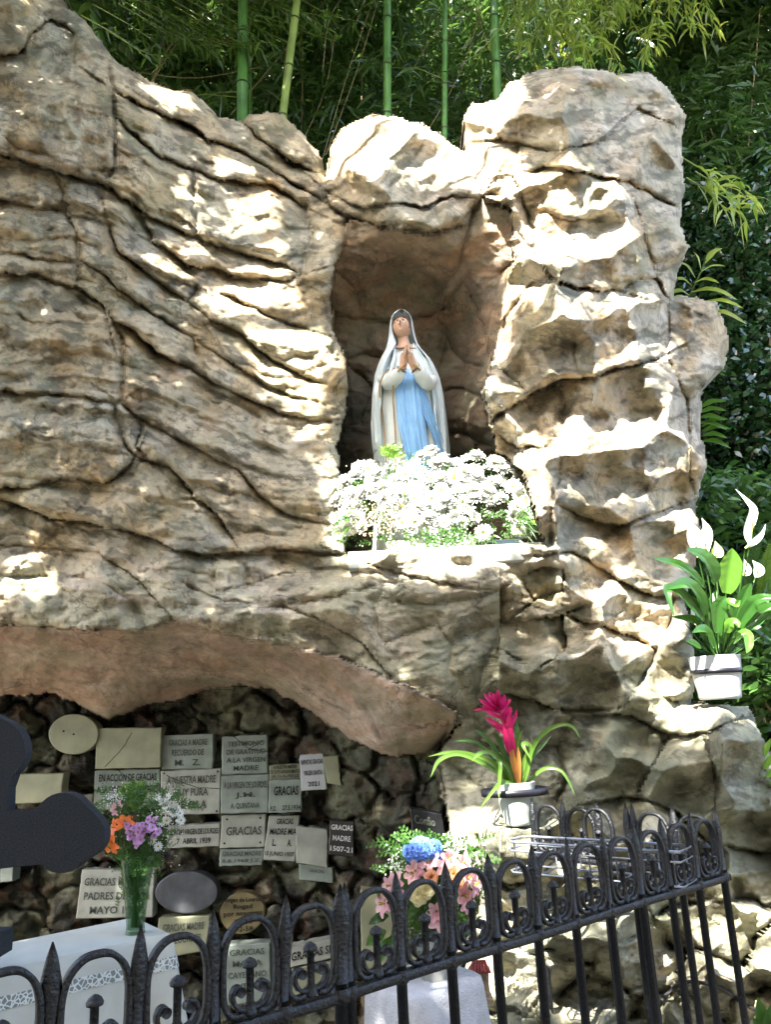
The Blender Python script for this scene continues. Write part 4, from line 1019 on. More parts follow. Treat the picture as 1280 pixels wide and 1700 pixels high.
# veil: open in front, carried down as a mantle
def veil_rows(inset):
    rows = []
    for y in np.linspace(517, 775, 90):
        a, b, il, ir, d = (interp(MAN, y, k) for k in (1, 2, 3, 4, 5))
        c = (a + b) / 2; hw = (b - a) / 2
        t0 = math.asin(np.clip((ir - c) / hw, -.98, .98)); t1 = math.asin(np.clip((c - il) / hw, -.98, .98))
        s = np.linspace(0, 1, 100); th = t0 + (2 * math.pi - t1 - t0) * s
        k = np.clip((y - 585) / 90, 0, 1)
        edge = np.minimum(s, 1 - s)
        f = 1 + (.012 + .035 * k) * np.sin(th * 13 + .8 * math.sin(y / 40)) + .02 * k * np.sin(th * 23 + y / 35) + k * .05 * np.sin(y / 8.5) * np.exp(-edge / .035) + .05 * np.exp(-edge / .02)
        f = f - inset
        px = c + hw * np.sin(th) * (1 + (f - 1) * .3); yy = Y0 - d * np.cos(th) * f
        rr = P(px, np.full(100, y), np.full(100, Y0)); rr[:, 1] = yy
        if y > 755: rr[:, 2] += .012 * np.sin(th * 9)
        rows.append(rr - SO)
    return rows
a = veil_rows(0); b = veil_rows(.05); mb = MB(); mb.quadgrid(a); mb.quadgrid([r[::-1] for r in b])
mb.quadgrid([[a[i][0], b[i][0]] for i in range(90)]); mb.quadgrid([[b[i][-1], a[i][-1]] for i in range(90)]); mb.quadgrid([b[-1], a[-1]])
mb.build('veil', M['veil'], stat)
# veil folds lying over the shoulders
for pts in ([(650, 566), (648, 585), (640, 605), (633, 630), (630, 660)], [(654, 572), (655, 592), (650, 612), (645, 628)], [(690, 572), (697, 592), (707, 612), (717, 640), (722, 680), (727, 730)], [(686, 570), (691, 588), (699, 604), (707, 622)], [(694, 578), (706, 602), (720, 632), (730, 670), (734, 720)],
            [(643, 590), (634, 612), (626, 640), (622, 690), (624, 735)], [(700, 592), (716, 616), (728, 645), (736, 690)]):
    pts = smoothpath(pts, 5); q_ = []
    for x, y in pts:
        a, b, d = interp(MAN, y, 1), interp(MAN, y, 2), interp(MAN, y, 5); t = np.clip((x - (a + b) / 2) / ((b - a) / 2), -.97, .97)
        q_.append(P(x, y, Y0 - d * 1.03 * math.sqrt(1 - t * t)) - SO)
    n = len(q_); mb = MB(); mb.tube(q_, .009 * np.sin(np.linspace(.25, math.pi - .2, n)) + .002, 8); mb.build('veil_fold', M['veil'], stat)


def sheet(name, L_, R__, y0, y1, off, mat, folds, amp):
    rows = []; ys = np.linspace(y0, y1, 46)
    for y in ys:
        l = interp(L_, y, 1); r = interp(R__, y, 1); s = np.linspace(0, 1, 44); px = l + (r - l) * s
        k = (y - y0) / (y1 - y0)
        yy = robeY(px, y) - off - amp * (.3 + k) * np.sin(s * math.pi * folds + 1.5 * math.sin(y / 50)) - amp * .5 * np.sin(s * 41 + y / 30) + .012 * (np.exp(-s / .03) + np.exp(-(1 - s) / .03))
        rows.append(P(px, np.full(44, y), yy) - SO)
    mb = MB(); mb.quadgrid(rows); return mb.build(name, mat, stat)
sheet('sash', [(612, 671), (625, 662), (650, 656), (700, 660), (760, 674), (800, 684)], [(612, 690), (625, 694), (650, 699), (680, 704), (720, 709), (760, 716), (800, 722)], 612, 800, .036, M['sash'], 9, .006)
sheet('sash', [(618, 684), (650, 694), (690, 704), (720, 716), (745, 725), (775, 738)], [(618, 692), (640, 703), (680, 718), (720, 734), (745, 742), (775, 752)], 618, 775, .042, M['sash'], 7, .005)
# sleeves, forearms raised to the folded hands
def arm(pts, rad, name, mat, n=14):
    p = smoothpath([P(*q) - SO for q in pts], 6); r_ = np.interp(np.linspace(0, 1, len(p)), np.linspace(0, 1, len(rad)), rad)
    r_ = r_ * (1 + .05 * np.sin(np.arange(len(p)) * 1.9)); mb = MB(); mb.tube(p, r_, n); return mb.build(name, mat, stat)
arm([(644, 598, 3.93), (638, 628, 3.89), (648, 636, 3.82), (659, 625, 3.755), (667, 614, 3.725)], [.030, .036, .040, .038, .029], 'sleeve', M['robe'])
arm([(706, 598, 3.93), (716, 630, 3.89), (709, 637, 3.82), (700, 625, 3.755), (691, 613, 3.725)], [.030, .036, .040, .038, .029], 'sleeve', M['robe'])
for (x, y, a) in ((667.5, 613.5, -40), (690.5, 612.5, 40)):
    mb = MB(); rr = .030; t = np.linspace(0, 2 * math.pi, 21)[:-1]; ca, sa = math.cos(R(a)), math.sin(R(a))
    ring = [np.array([rr * math.cos(k) * ca, rr * math.sin(k), -rr * math.cos(k) * sa]) for k in t]; ring.append(ring[0])
    mb.tube(ring, .0045, 6); o = mb.build('cuff', M['gold'], stat); o.location = Vector(P(x, y, 3.722) - SO)
for s, (wx_, tip) in enumerate(((668.5, 674.4), (689.5, 676.6))):
    mb = MB(); sg = -1 if s == 0 else 1
    w0 = P(wx_, 613, 3.722) - SO; pm_ = P(676 + sg * 4.6, 594, 3.705) - SO; kn = P(676 + sg * 3.2, 587, 3.70) - SO
    mb.tube([w0, w0 * .6 + pm_ * .4, pm_, kn], [.020, .020, .023, .019], 12, squash=1.0)
    for f_, (dy, top, rf) in enumerate(((-.021, 578, .0062), (-.007, 573.5, .0068), (.007, 574.5, .0065), (.020, 578.5, .0056))):
        a = kn + np.array([0, dy, -.008]); e = P(tip, top, 3.70) - SO + np.array([0, dy * .75, 0]); mb.tube([a, a * .6 + e * .4 + np.array([sg * .003, 0, 0]), a * .2 + e * .8, e], [rf * 1.25, rf * 1.15, rf, rf * .45], 8)
    a = pm_ + np.array([-sg * .003, -.018, -.004]); e = P(676 + sg * 1.4, 584, 3.667) - SO; mb.tube([a, (a + e) / 2 + np.array([sg * .006, -.006, 0]), e], [.009, .0078, .004], 8)
    mb.build('hand', M['skin'], stat)
# head turned up
rows = []; hc = P(667, 545.5, 3.94); tilt = R(-24); yaw = R(-10); nu, nv = 64, 44
for j in range(nv):
    t = math.pi * (j + .0) / (nv - 1); row = []
    for i in range(nu):
        a = 2 * math.pi * i / nu; x = math.sin(t) * math.sin(a); y = -math.sin(t) * math.cos(a); z = math.cos(t)
        X, Y_, Z = x * .050, y * .058, z * .070
        if z < 0: X *= 1 - .30 * z * z; 
        fr = max(0, -y)
        g = lambda cx, cz, sx, sz: math.exp(-((x - cx) / sx) ** 2 - ((z - cz) / sz) ** 2) * (fr > 0)
        Y_ -= .016 * g(0, -.12, .10, .20) * fr + .010 * g(0, -.26, .13, .07) + .004 * g(0, .28, .5, .12)
        Y_ += .010 * (g(-.36, .10, .17, .12) + g(.36, .10, .17, .12)) + .003 * g(0, -.42, .16, .03)
        Y_ -= .006 * (g(0, -.50, .22, .08) + g(0, -.62, .2, .1) * .0) + .007 * g(0, -.82, .25, .14) + .004 * (g(-.5, -.25, .25, .2) + g(.5, -.25, .25, .2))
        row.append((X, Y_, Z))
    rows.append(row)
RT = np.array(Matrix.Rotation(yaw, 3, 'Z') @ Matrix.Rotation(tilt, 3, 'X'))
mb = MB(); mb.quadgrid(np.array(rows) @ RT.T + hc - SO, 0, closed_v=True)
mb.tube([hc + [0, .012, -.03] - SO, P(670, 568, 3.945) - SO, P(672.5, 584, 3.93) - SO], [.032, .032, .045], 16)
head = mb.build('head', M['skin'], stat)
def onhead(name, c, r_, mat):
    mb = MB(); mb.ball((0, 0, 0), r_, 14, 8); v = np.concatenate(mb.v); v = (v + np.array(c)) @ RT.T + hc - SO; mb.v = [v]; return mb.build(name, mat, stat)
for sx in (-1, 1):
    onhead('eye', (sx * .0175, -.0475, .006), (.0100, .006, .0060), M['eyew']); onhead('iris', (sx * .0175, -.0515, .0075), (.0056, .0036, .0054), M['eye'])
    mb = MB(); pts = np.array([(sx * .007, -.0545, .0165), (sx * .016, -.0525, .0205), (sx * .028, -.045, .0165)]) @ RT.T + hc - SO; mb.tube(pts, [.0016, .0022, .001], 6); mb.build('eyebrow', M['hair'], stat)
    mb = MB(); pts = np.array([(sx * .008, -.0525, .0105), (sx * .0175, -.0530, .0130), (sx * .027, -.046, .0085)]) @ RT.T + hc - SO; mb.tube(pts, [.0012, .0015, .001], 6); mb.build('eyelid', M['hair'], stat)
onhead('mouth', (0, -.0595, -.0345), (.0098, .0036, .0038), M['lip'])
mb = MB()
for sx in (-1, 1): mb.tube(np.array([(sx * .012, -.044, .047), (sx * .030, -.036, .040), (sx * .044, -.022, .015), (sx * .044, -.012, -.02)]) @ RT.T + hc - SO, [.007, .009, .009, .006], 8)
mb.build('hair', M['hair'], stat)
mb = MB(); q_ = [P(x, 578 + .0 * abs(x - 673), 3.905 - .02 * (1 - ((x - 673) / 18) ** 2)) - SO for x in np.linspace(656, 690, 9)]; mb.tube(q_, .0035, 6); mb.build('neckline', simple('neck_trim', (.25, .12, .08)), stat)
# rosary
for strand in ([(667, 617), (655, 612), (645, 614), (636, 624), (630.5, 640), (631, 662), (635, 690), (638, 720), (640, 750), (643, 785)], [(654, 630), (652.5, 655), (654, 685), (656, 715), (657, 745), (656, 785)]):
    s_ = smoothpath(strand, 30); dd = np.concatenate([[0], np.cumsum(np.hypot(*np.diff(s_, axis=0).T))]); n = int(dd[-1] / 2.7); mb = MB()
    for k in range(n):
        x = np.interp(k * 2.7, dd, s_[:, 0]); y = np.interp(k * 2.7, dd, s_[:, 1]); Yb = robeY(x, y) - .040 - (.02 if y < 660 else 0)
        if x < 645 and y < 660: Yb = 3.755
        mb.ball(P(x, y, Yb) - SO, .0052, 6, 4)
    b = mb.build('rosary', M['gold'], stat); b['kind'] = 'stuff'

# ------------------------------------------------------------------ flowers: shared builders
M['petal_w'] = simple('white_petal', (.64, .65, .60), .6, .3, 0, .04, 20, sub=.1)
M['petal_pink'] = leafmat('pink_petal', (.60, .30, .34), (.70, .50, .48), .5, .3); M['petal_lilac'] = leafmat('lilac_petal', (.50, .25, .50), (.62, .38, .60), .5, .3)
M['petal_orange'] = leafmat('orange_petal', (.75, .16, .015), (.85, .26, .03), .45, .3); M['petal_blue'] = leafmat('blue_petal', (.06, .16, .55), (.14, .28, .70), .5, .2)
M['petal_cream'] = leafmat('cream_petal', (.72, .66, .36), (.78, .74, .50), .5, .2); M['petal_peach'] = leafmat('peach_petal', (.72, .42, .20), (.75, .5, .3), .5, .3)
M['centre'] = simple('flower_centre', (.40, .38, .05), .8, .2, 0, .4, 200)
M['leaf'] = leafmat('leaf_green', (.035, .10, .018), (.07, .17, .03)); M['leaf_dark'] = leafmat('leaf_dark', (.018, .055, .018), (.035, .09, .025), .3, .2)
M['leaf_lime'] = leafmat('leaf_lime', (.12, .26, .03), (.20, .36, .05), .35, .4); M['stem'] = simple('stem_green', (.07, .16, .03), .5)
M['magenta'] = leafmat('magenta_bract', (.42, .01, .08), (.55, .02, .13), .35, .25); M['dry'] = simple('dried_bloom', (.50, .42, .30), .9, .1, 0, .3, 200)


def petal(mb, ang, L, wd, rise, curl, mat, seg=4, base=.0, twist=0):
    ca, sa = math.cos(ang), math.sin(ang); rows = []
    for i in range(seg + 1):
        t = i / seg; r_ = base + L * t; z = rise * L * t + curl * L * t * t; w_ = wd * math.sin(math.pi * (.12 + .80 * t)) ** .8
        rows.append([(r_ * ca - s * w_ * sa, r_ * sa + s * w_ * ca, z + abs(s) * w_ * .35 + twist * s * w_) for s in (-1, 0, 1)])
    mb.quadgrid(rows, mat)


def daisy_mesh(n, r_, layers, seed):
    rg = random.Random(seed); mb = MB()
    for l in range(layers):
        for i in range(n): petal(mb, 2 * math.pi * (i + .5 * l) / n + rg.uniform(-.08, .08), r_ * (1 - .14 * l) * rg.uniform(.88, 1.05), r_ * .17, .05 + .35 * l, rg.uniform(-.25, .1), 0, 3, base=.004)
    mb.ball((0, 0, .003), (r_ * .22, r_ * .22, r_ * .11), 10, 5, 1)
    return mb.mesh('daisy')


def star_mesh(r_, n, wd, rise, curl, seed, centre=None, layers=1):
    rg = random.Random(seed); mb = MB()
    for l in range(layers):
        for i in range(n): petal(mb, 2 * math.pi * (i + .5 * l) / n + rg.uniform(-.1, .1), r_ * rg.uniform(.85, 1.05), r_ * wd, rise + l * .5, curl + rg.uniform(-.1, .1), 0, 5)
    for k in range(5): mb.tube([(0, 0, 0), (.12 * r_ * math.cos(k), .12 * r_ * math.sin(k), r_ * .6)], .0012, 4, 1)
    return mb.mesh('bloom')


def facing(d, spin=0):
    return Vector(d).to_track_quat('Z', 'Y').to_matrix().to_4x4() @ Matrix.Rotation(spin, 4, 'Z')


def put(name, me, mats, parent, pos, d, spin=None, s=1.0):
    o = bpy.data.objects.new(name, me)
    if not len(me.materials):
        for m in mats: me.materials.append(m)
    col.objects.link(o); o.parent = parent
    m = facing(d, random.uniform(0, 6.28) if spin is None else spin)
    o.matrix_local = Matrix.Translation(Vector(pos) - parent.location) @ m @ Matrix.Scale(s, 4)
    return o


def leafblade(mb, pts, wd, mat=0, fold=.25, tipw=.02, prof=None, up=None):
    """long leaf along a 3-D curve, folded along its midrib"""
    p = smoothpath(pts, 5); n = len(p); t = np.gradient(p, axis=0); t /= np.linalg.norm(t, axis=1)[:, None] + 1e-9
    view = np.array([0, -1.0, .35]) if up is None else np.asarray(up, float)
    rows = []
    for i in range(n):
        u = i / (n - 1); w_ = wd * (math.sin(math.pi * min(1, .10 + .9 * u)) ** .7 if prof is None else np.interp(u, prof[0], prof[1])); w_ = max(w_, wd * tipw)
        sd = np.cross(t[i], view); sd /= np.linalg.norm(sd) + 1e-9; nn = np.cross(sd, t[i])
        rows.append([p[i] - sd * w_ + nn * fold * w_, p[i] - sd * w_ * .5 + nn * fold * w_ * .4, p[i], p[i] + sd * w_ * .5 + nn * fold * w_ * .4, p[i] + sd * w_ + nn * fold * w_])
    mb.quadgrid(rows, mat)


def sprig(mb, p, d, L, wd, n, mat=0):
    """small feathery sprig of narrow leaves"""
    p = np.asarray(p, float); d = np.asarray(d, float); d /= np.linalg.norm(d); s = np.cross(d, [.3, -1, .2]); s /= np.linalg.norm(s); u = np.cross(s, d)
    for i in range(n):
        t = (i + .5) / n; b = p + d * L * t + np.array([0, 0, -.15 * L * t * t]); sg = 1 if i % 2 else -1
        e = b + (d * .6 + s * sg * .8 + u * random.uniform(-.3, .5)) * L * .34 * (1.1 - .6 * t); m = (b + e) / 2 + np.cross(e - b, u) * 0
        k = np.cross(e - b, [0, -1, .3]); k /= np.linalg.norm(k) + 1e-9
        mb.face([b, m + k * wd, e, m - k * wd], mat)
    mb.tube([p, p + d * L * .5, p + d * L + [0, 0, -.15 * L]], [.0016, .0013, .0006], 4, mat)


# ------------------------------------------------------------------ white flowers at the statue's feet
arr = empty('white_flower_arrangement', (P(735, 890, 3.55)[0], 3.55, SZ + .07), 'wide mound of white daisies and chrysanthemums spilling over the niche sill', 'flowers')
DA = [daisy_mesh(15, .040, 2, 1), daisy_mesh(18, .038, 4, 2), daisy_mesh(20, .040, 5, 3), daisy_mesh(13, .036, 1, 4), daisy_mesh(16, .042, 3, 5)]
topc = [(555, 835), (572, 805), (600, 772), (640, 765), (690, 758), (712, 745), (740, 768), (780, 758), (820, 765), (860, 772), (885, 800), (892, 850)]
def arrange_ok(x, y):
    ty = np.interp(x, [a for a, b in topc], [b for a, b in topc]); by = 892 - 18 * math.sin((x - 555) / 340 * math.pi) + (10 if x < 620 else 0)
    if x > 790 and x < 850 and y > 830: return False
    if 600 < x < 665 and y > 828: return False
    return ty + 9 * float(pn(x / 22, .3, 44)) < y < by - 6 and float(pn(x / 26, y / 22, 45)) < .5
spots = []
tries = 0
while len(spots) < 150 and tries < 20000:
    tries += 1; x = random.uniform(560, 890); y = random.uniform(742, 886)
    if arrange_ok(x, y) and all((x - a) ** 2 + (y - b) ** 2 > 15.5 ** 2 for a, b, _ in spots): spots.append((x, y, 0))
spots += [(711, 752, 0), (700, 757, 0), (722, 757, 0), (679, 858, 3), (704, 870, 3), (803, 885, 1), (868, 862, 3), (880, 870, 1), (862, 843, 1), (864, 880, 2)]
def moundY(x, y):
    u = (x - 725) / 175; v = (900 - y) / 150; return 3.62 - .20 * math.sqrt(max(0, 1 - u * u * .9)) * (1 - .55 * v) + .16 * v * v
for x, y, k in spots:
    Yd = moundY(x, y) + random.uniform(-.025, .02); p = P(x, y, Yd); u = (x - 725) / 175; v = (y - 820) / 80
    me = random.choice(DA) if k == 0 else DA[k]
    put('daisy', me, [M['petal_w'], M['centre']], arr, p, (u * .7 + random.gauss(0, .3), -1 + random.gauss(0, .15), .5 - .7 * v + random.gauss(0, .3)), s=random.uniform(.8, 1.25))
mb = MB(); mg = MB()
for i in range(360):
    x = random.uniform(558, 900); y = random.uniform(752, 905)
    if not (np.interp(x, [a for a, b in topc], [b for a, b in topc]) + 6 < y < 902): continue
    p = P(x, y, moundY(x, y) + .06 + random.uniform(-.02, .04)); u = (x - 725) / 175
    sprig(mb, p, (u + random.gauss(0, .6), -.7, random.uniform(-.8, .9)), random.uniform(.05, .10), .004, 9)
for i in range(46):          # long grass-like blades to the right and left
    rt_ = i < 30; x = random.uniform(850, 885) if rt_ else random.uniform(572, 600); y = random.uniform(855, 888); s = 1 if rt_ else -1
    a = P(x, y, 3.50); e = P(x + s * random.uniform(18, 66 if rt_ else 34), y + random.uniform(-15, 32), 3.36 + random.uniform(-.03, .06)); m = (a + e) / 2 + [0, -.02, .03]
    leafblade(mb, [a, m, e], .0035)
for i in range(34):
    x = random.gauss(742, 24); y = random.uniform(885, 908); a = P(x, y - 14, 3.42); sprig(mb, a, (random.gauss(0, .5), -.5, -1), random.uniform(.05, .12), .0045, 9)
o = mb.build('foliage', M['leaf'], arr); o.location = -arr.location; o['kind'] = 'stuff'
mb = MB()
for i in range(650):
    r_ = random.random()
    if r_ < .55: x, y = random.gauss(632, 22), random.gauss(857, 17)
    elif r_ < .75: x, y = random.gauss(575, 8), random.gauss(830, 20)
    elif r_ < .9: x, y = random.gauss(745, 22), random.gauss(900, 16)
    else: x, y = random.uniform(570, 890), random.uniform(780, 890)
    mb.ball(P(x, y, moundY(x, y) - .02 + random.uniform(-.02, .02)), random.uniform(.0035, .006), 5, 4, 0 if r_ < .7 else 1)
o = mb.build('filler_blooms', [M['dry'], M['petal_w']], arr); o.location = -arr.location; o['kind'] = 'stuff'
mb = MB()
for i in range(26):
    a = P(650 + random.gauss(0, 6), 768, 3.60); e = P(648 + random.gauss(0, 13), random.uniform(716, 755), 3.58); sprig(mb, a + (e - a) * .3, e - a, .06, .005, 9)
o = mb.build('leaf_sprig', M['leaf_lime'], arr); o.location = -arr.location; o['kind'] = 'stuff'
# ------------------------------------------------------------------ bromeliad in its pot and ring
M['glaze'] = simple('pale_glazed_ceramic', (.34, .38, .35), .22, .5, 0, .05, 8)
M['soil'] = simple('potting_soil', (.05, .035, .02), .95, .1, 0, .4, 120, 1)
M['band'] = simple('black_band', (.012, .012, .018), .35, .5, .2, .2, 30)
YB = 3.0; pb = P(861, 1369, YB); SCB = YB / 1280 * .99
def pot(name, label, base, rt, rb, h_, mat, ribs=0):
    o = empty(name, tuple(base), label, 'flower pot'); mb = MB()
    mb.lathe([(rb * .9, 0), (rb, .003), (rb * 1.04, .012)] + [(rb + (rt - rb) * (1 - (1 - t) ** 1.5), .012 + (h_ - .012) * t) for t in np.linspace(.1, 1, 8)] + [(rt * 1.01, h_ + .003), (rt * .95, h_ + .003), (rt * .93, h_ - .012)], (0, 0, 0), 40)
    mb.build('shell', mat, o); mb = MB(); mb.lathe([(.001, h_ - .012), (rt * .5, h_ - .010), (rt * .935, h_ - .014)], (0, 0, 0), 24); mb.build('soil', M['soil'], o); return o
potb = pot('flower_pot', 'pale glazed pot of the magenta bromeliad, held in a black iron ring', pb, .073, .049, .145, M['glaze'])
rc = pb + np.array([0, .02, .112]); rg_ = empty('iron_pot_ring', tuple(rc), 'black iron holder ring around the pale pot of the bromeliad', 'pot holder')
def hoop(mb, rx, ry, h_, th, n=48, z=0):
    t = np.arange(n) / n * 2 * math.pi; rows = []
    for k in t:
        c_, s_ = math.cos(k), math.sin(k); rows.append([(rx * c_, ry * s_, z - h_ / 2), (rx * c_, ry * s_, z + h_ / 2), ((rx - th) * c_, (ry - th) * s_, z + h_ / 2), ((rx - th) * c_, (ry - th) * s_, z - h_ / 2)])
    mb.quadgrid(rows, 0, True, True)
mb = MB(); hoop(mb, .124, .098, .024, .006); mb.build('hoop', M['band'], rg_)
mb = MB(); mb.tube([(0.02, .095, 0), (.03, .2, -.02), (.03, .42, -.03)], .008, 8); mb.build('bracket', M['band'], rg_)
br = empty('bromeliad', tuple(pb + np.array([0, 0, .13])), 'bromeliad with magenta flower spike and long arching lime leaves in the ringed pot', 'plant')
BO = np.array(br.location)
lg = []
def strap(px, dz0, dz1, wd, mat, parent, O, Y0_, name='leaf', prof=None, fold=.3):
    px = np.asarray(px, float); n = len(px); Y = np.linspace(Y0_ + dz0, Y0_ + dz1, n)
    mb = MB(); leafblade(mb, P(px[:, 0], px[:, 1], Y) - O, wd * .78, 0, fold, prof=prof or ([0, .08, .45, .8, 1], [.75, .95, 1, .7, .05])); return mb.build(name, mat, parent)
M['brom_leaf'] = leafmat('bromeliad_leaf', (.06, .15, .02), (.13, .24, .04), .25, .35); M['brom_dark'] = leafmat('bromeliad_dark', (.04, .12, .03), (.07, .17, .04), .25, .3); M['brom_red'] = leafmat('bromeliad_bronze', (.34, .14, .04), (.40, .20, .05), .3, .3)
for pts, a, b, w_, m_ in [
    ([(855, 1308), (820, 1268), (780, 1252), (745, 1249), (711, 1256)], 0, -.10, .010, 'brom_leaf'), ([(850, 1305), (815, 1275), (765, 1252), (730, 1262), (715, 1290)], 0, -.18, .012, 'brom_leaf'),
    ([(850, 1300), (820, 1260), (790, 1232), (756, 1230)], .03, .02, .010, 'brom_dark'), ([(845, 1290), (825, 1250), (805, 1222), (787, 1212)], .02, .02, .012, 'brom_dark'),
    ([(858, 1308), (835, 1270), (815, 1250), (795, 1252), (783, 1264)], -.02, -.12, .012, 'brom_leaf'), ([(852, 1306), (832, 1292), (825, 1270), (831, 1268), (828, 1310), (829, 1325)], -.03, -.13, .011, 'brom_leaf'),
    ([(860, 1308), (845, 1299), (828, 1303), (812, 1322), (797, 1342)], -.04, -.14, .009, 'brom_leaf'), ([(858, 1306), (840, 1260), (826, 1225), (818, 1217)], .0, -.03, .014, 'brom_dark'),
    ([(862, 1308), (858, 1270), (856, 1235), (868, 1212)], -.02, -.04, .018, 'brom_leaf'), ([(866, 1308), (875, 1265), (895, 1225), (925, 1205), (950, 1206), (965, 1228)], 0, -.08, .011, 'brom_leaf'),
    ([(868, 1308), (885, 1290), (905, 1276), (930, 1279), (945, 1298), (955, 1322)], 0, -.10, .0085, 'brom_leaf'), ([(864, 1306), (872, 1275), (884, 1245), (888, 1230)], .02, .01, .012, 'brom_dark'),
    ([(866, 1306), (876, 1275), (880, 1240), (868, 1236), (882, 1262)], -.03, -.10, .012, 'brom_leaf'), ([(863, 1306), (864, 1270), (860, 1225), (858, 1195)], .05, .06, .016, 'brom_dark'), ([(862, 1306), (880, 1262), (900, 1238), (915, 1222)], .04, .05, .012, 'brom_dark'),
    ([(860, 1306), (868, 1280), (873, 1250)], -.03, -.05, .014, 'brom_leaf'), ([(858, 1304), (846, 1278), (834, 1262)], -.03, -.05, .014, 'brom_leaf'), ([(862, 1300), (852, 1262), (848, 1232)], -.035, -.045, .015, 'brom_red'), ([(861, 1302), (862, 1268), (860, 1238)], -.045, -.055, .011, 'brom_red')]:
    strap(pts, a, b, w_, M[m_], br, BO, YB)
mb = MB(); mb.tube(P([860, 852, 843, 830, 822], [1300, 1250, 1215, 1180, 1160], np.full(5, YB - .02)) - BO, [.012, .011, .010, .008, .004], 10); mb.build('flower_stalk', M['magenta'], br)
for i, (bx, by, ex, ey, w_) in enumerate([(852, 1260, 836, 1205, .014), (852, 1262, 846, 1200, .014), (848, 1235, 845, 1182, .013), (843, 1222, 812, 1190, .011), (840, 1210, 806, 1192, .010), (842, 1212, 858, 1178, .010), (838, 1200, 848, 1172, .011), (832, 1192, 805, 1180, .009), (834, 1190, 841, 1168, .010),
                                        (830, 1182, 800, 1172, .010), (830, 1180, 795, 1160, .011), (829, 1176, 803, 1151, .012), (828, 1174, 812, 1148, .012), (828, 1174, 826, 1144, .011), (829, 1176, 838, 1152, .012), (830, 1178, 848, 1160, .010), (826, 1170, 820, 1150, .014), (832, 1186, 850, 1182, .008), (828, 1180, 784, 1179, .006)]):
    a = P(bx, by, YB - .02); e = P(ex, ey, YB - .05 - .02 * (i % 3)); m_ = (a + e) / 2 + np.array([(ex - bx) * .0004, -.015, .004])
    mb = MB(); leafblade(mb, [a - BO, m_ - BO, e - BO], w_, 0, .45, prof=([0, .35, .8, 1], [.6, 1, .6, .05])); mb.build('bract', M['magenta'], br)

# ------------------------------------------------------------------ peace lily
YL = 3.16; pl_ = P(1197, 1161, YL)
potl = pot('flower_pot', 'white pot of the peace lily with a dark band, on the rock at right', pl_, .098, .078, .165, simple('white_plastic_pot', (.42, .44, .44), .35, .4, 0, .04, 8))
mb = MB(); hoop(mb, .0985, .0985, .018, .006, z=.108); mb.build('band', M['band'], potl)
ly = empty('peace_lily', tuple(pl_ + np.array([0, 0, .15])), 'peace lily with broad glossy leaves and white spathes beside the rock column', 'plant'); LO = np.array(ly.location)
M['lily'] = leafmat('lily_leaf', (.015, .065, .010), (.035, .11, .018), .22, .35, .6); M['lily_lime'] = leafmat('lily_lime', (.06, .17, .015), (.10, .24, .03), .25, .4, .6)
def broad(px, Ya, Yb, wd, mat, parent=ly, O=None, name='leaf', wave=.12, stalk=True):
    O = LO if O is None else O; px = np.asarray(px, float); base = P(1196 + (px[0, 0] - 1196) * .35, 1092, YL); Y = np.linspace(Ya, Yb, len(px)); pts = P(px[:, 0], px[:, 1], Y); mb = MB()
    if stalk: mb.tube(smoothpath(np.array([base, (base + pts[0]) / 2 + [0, 0, .01], pts[0]]), 4) - O, .0028, 5)
    p = smoothpath(pts, 7); n = len(p); t = np.gradient(p, axis=0); t /= np.linalg.norm(t, axis=1)[:, None]
    rows = []
    for i in range(n):
        u = i / (n - 1); w_ = wd * (math.sin(math.pi * (.06 + .94 * u) ** .85)) ** .8 * (1 if u < .999 else .05); sd = np.cross(t[i], [0.15, -1, .5]); sd /= np.linalg.norm(sd); nn = np.cross(sd, t[i]); row = []
        for s in np.linspace(-1, 1, 9): row.append(p[i] + sd * s * max(w_, .0008) + nn * w_ * (.35 * abs(s) + wave * math.sin(u * 34 + abs(s) * 5) * abs(s) * .35 - (.06 if abs(s) < .1 else 0)) - O)
        rows.append(row)
    mb.quadgrid(rows); return mb.build(name, mat, parent)
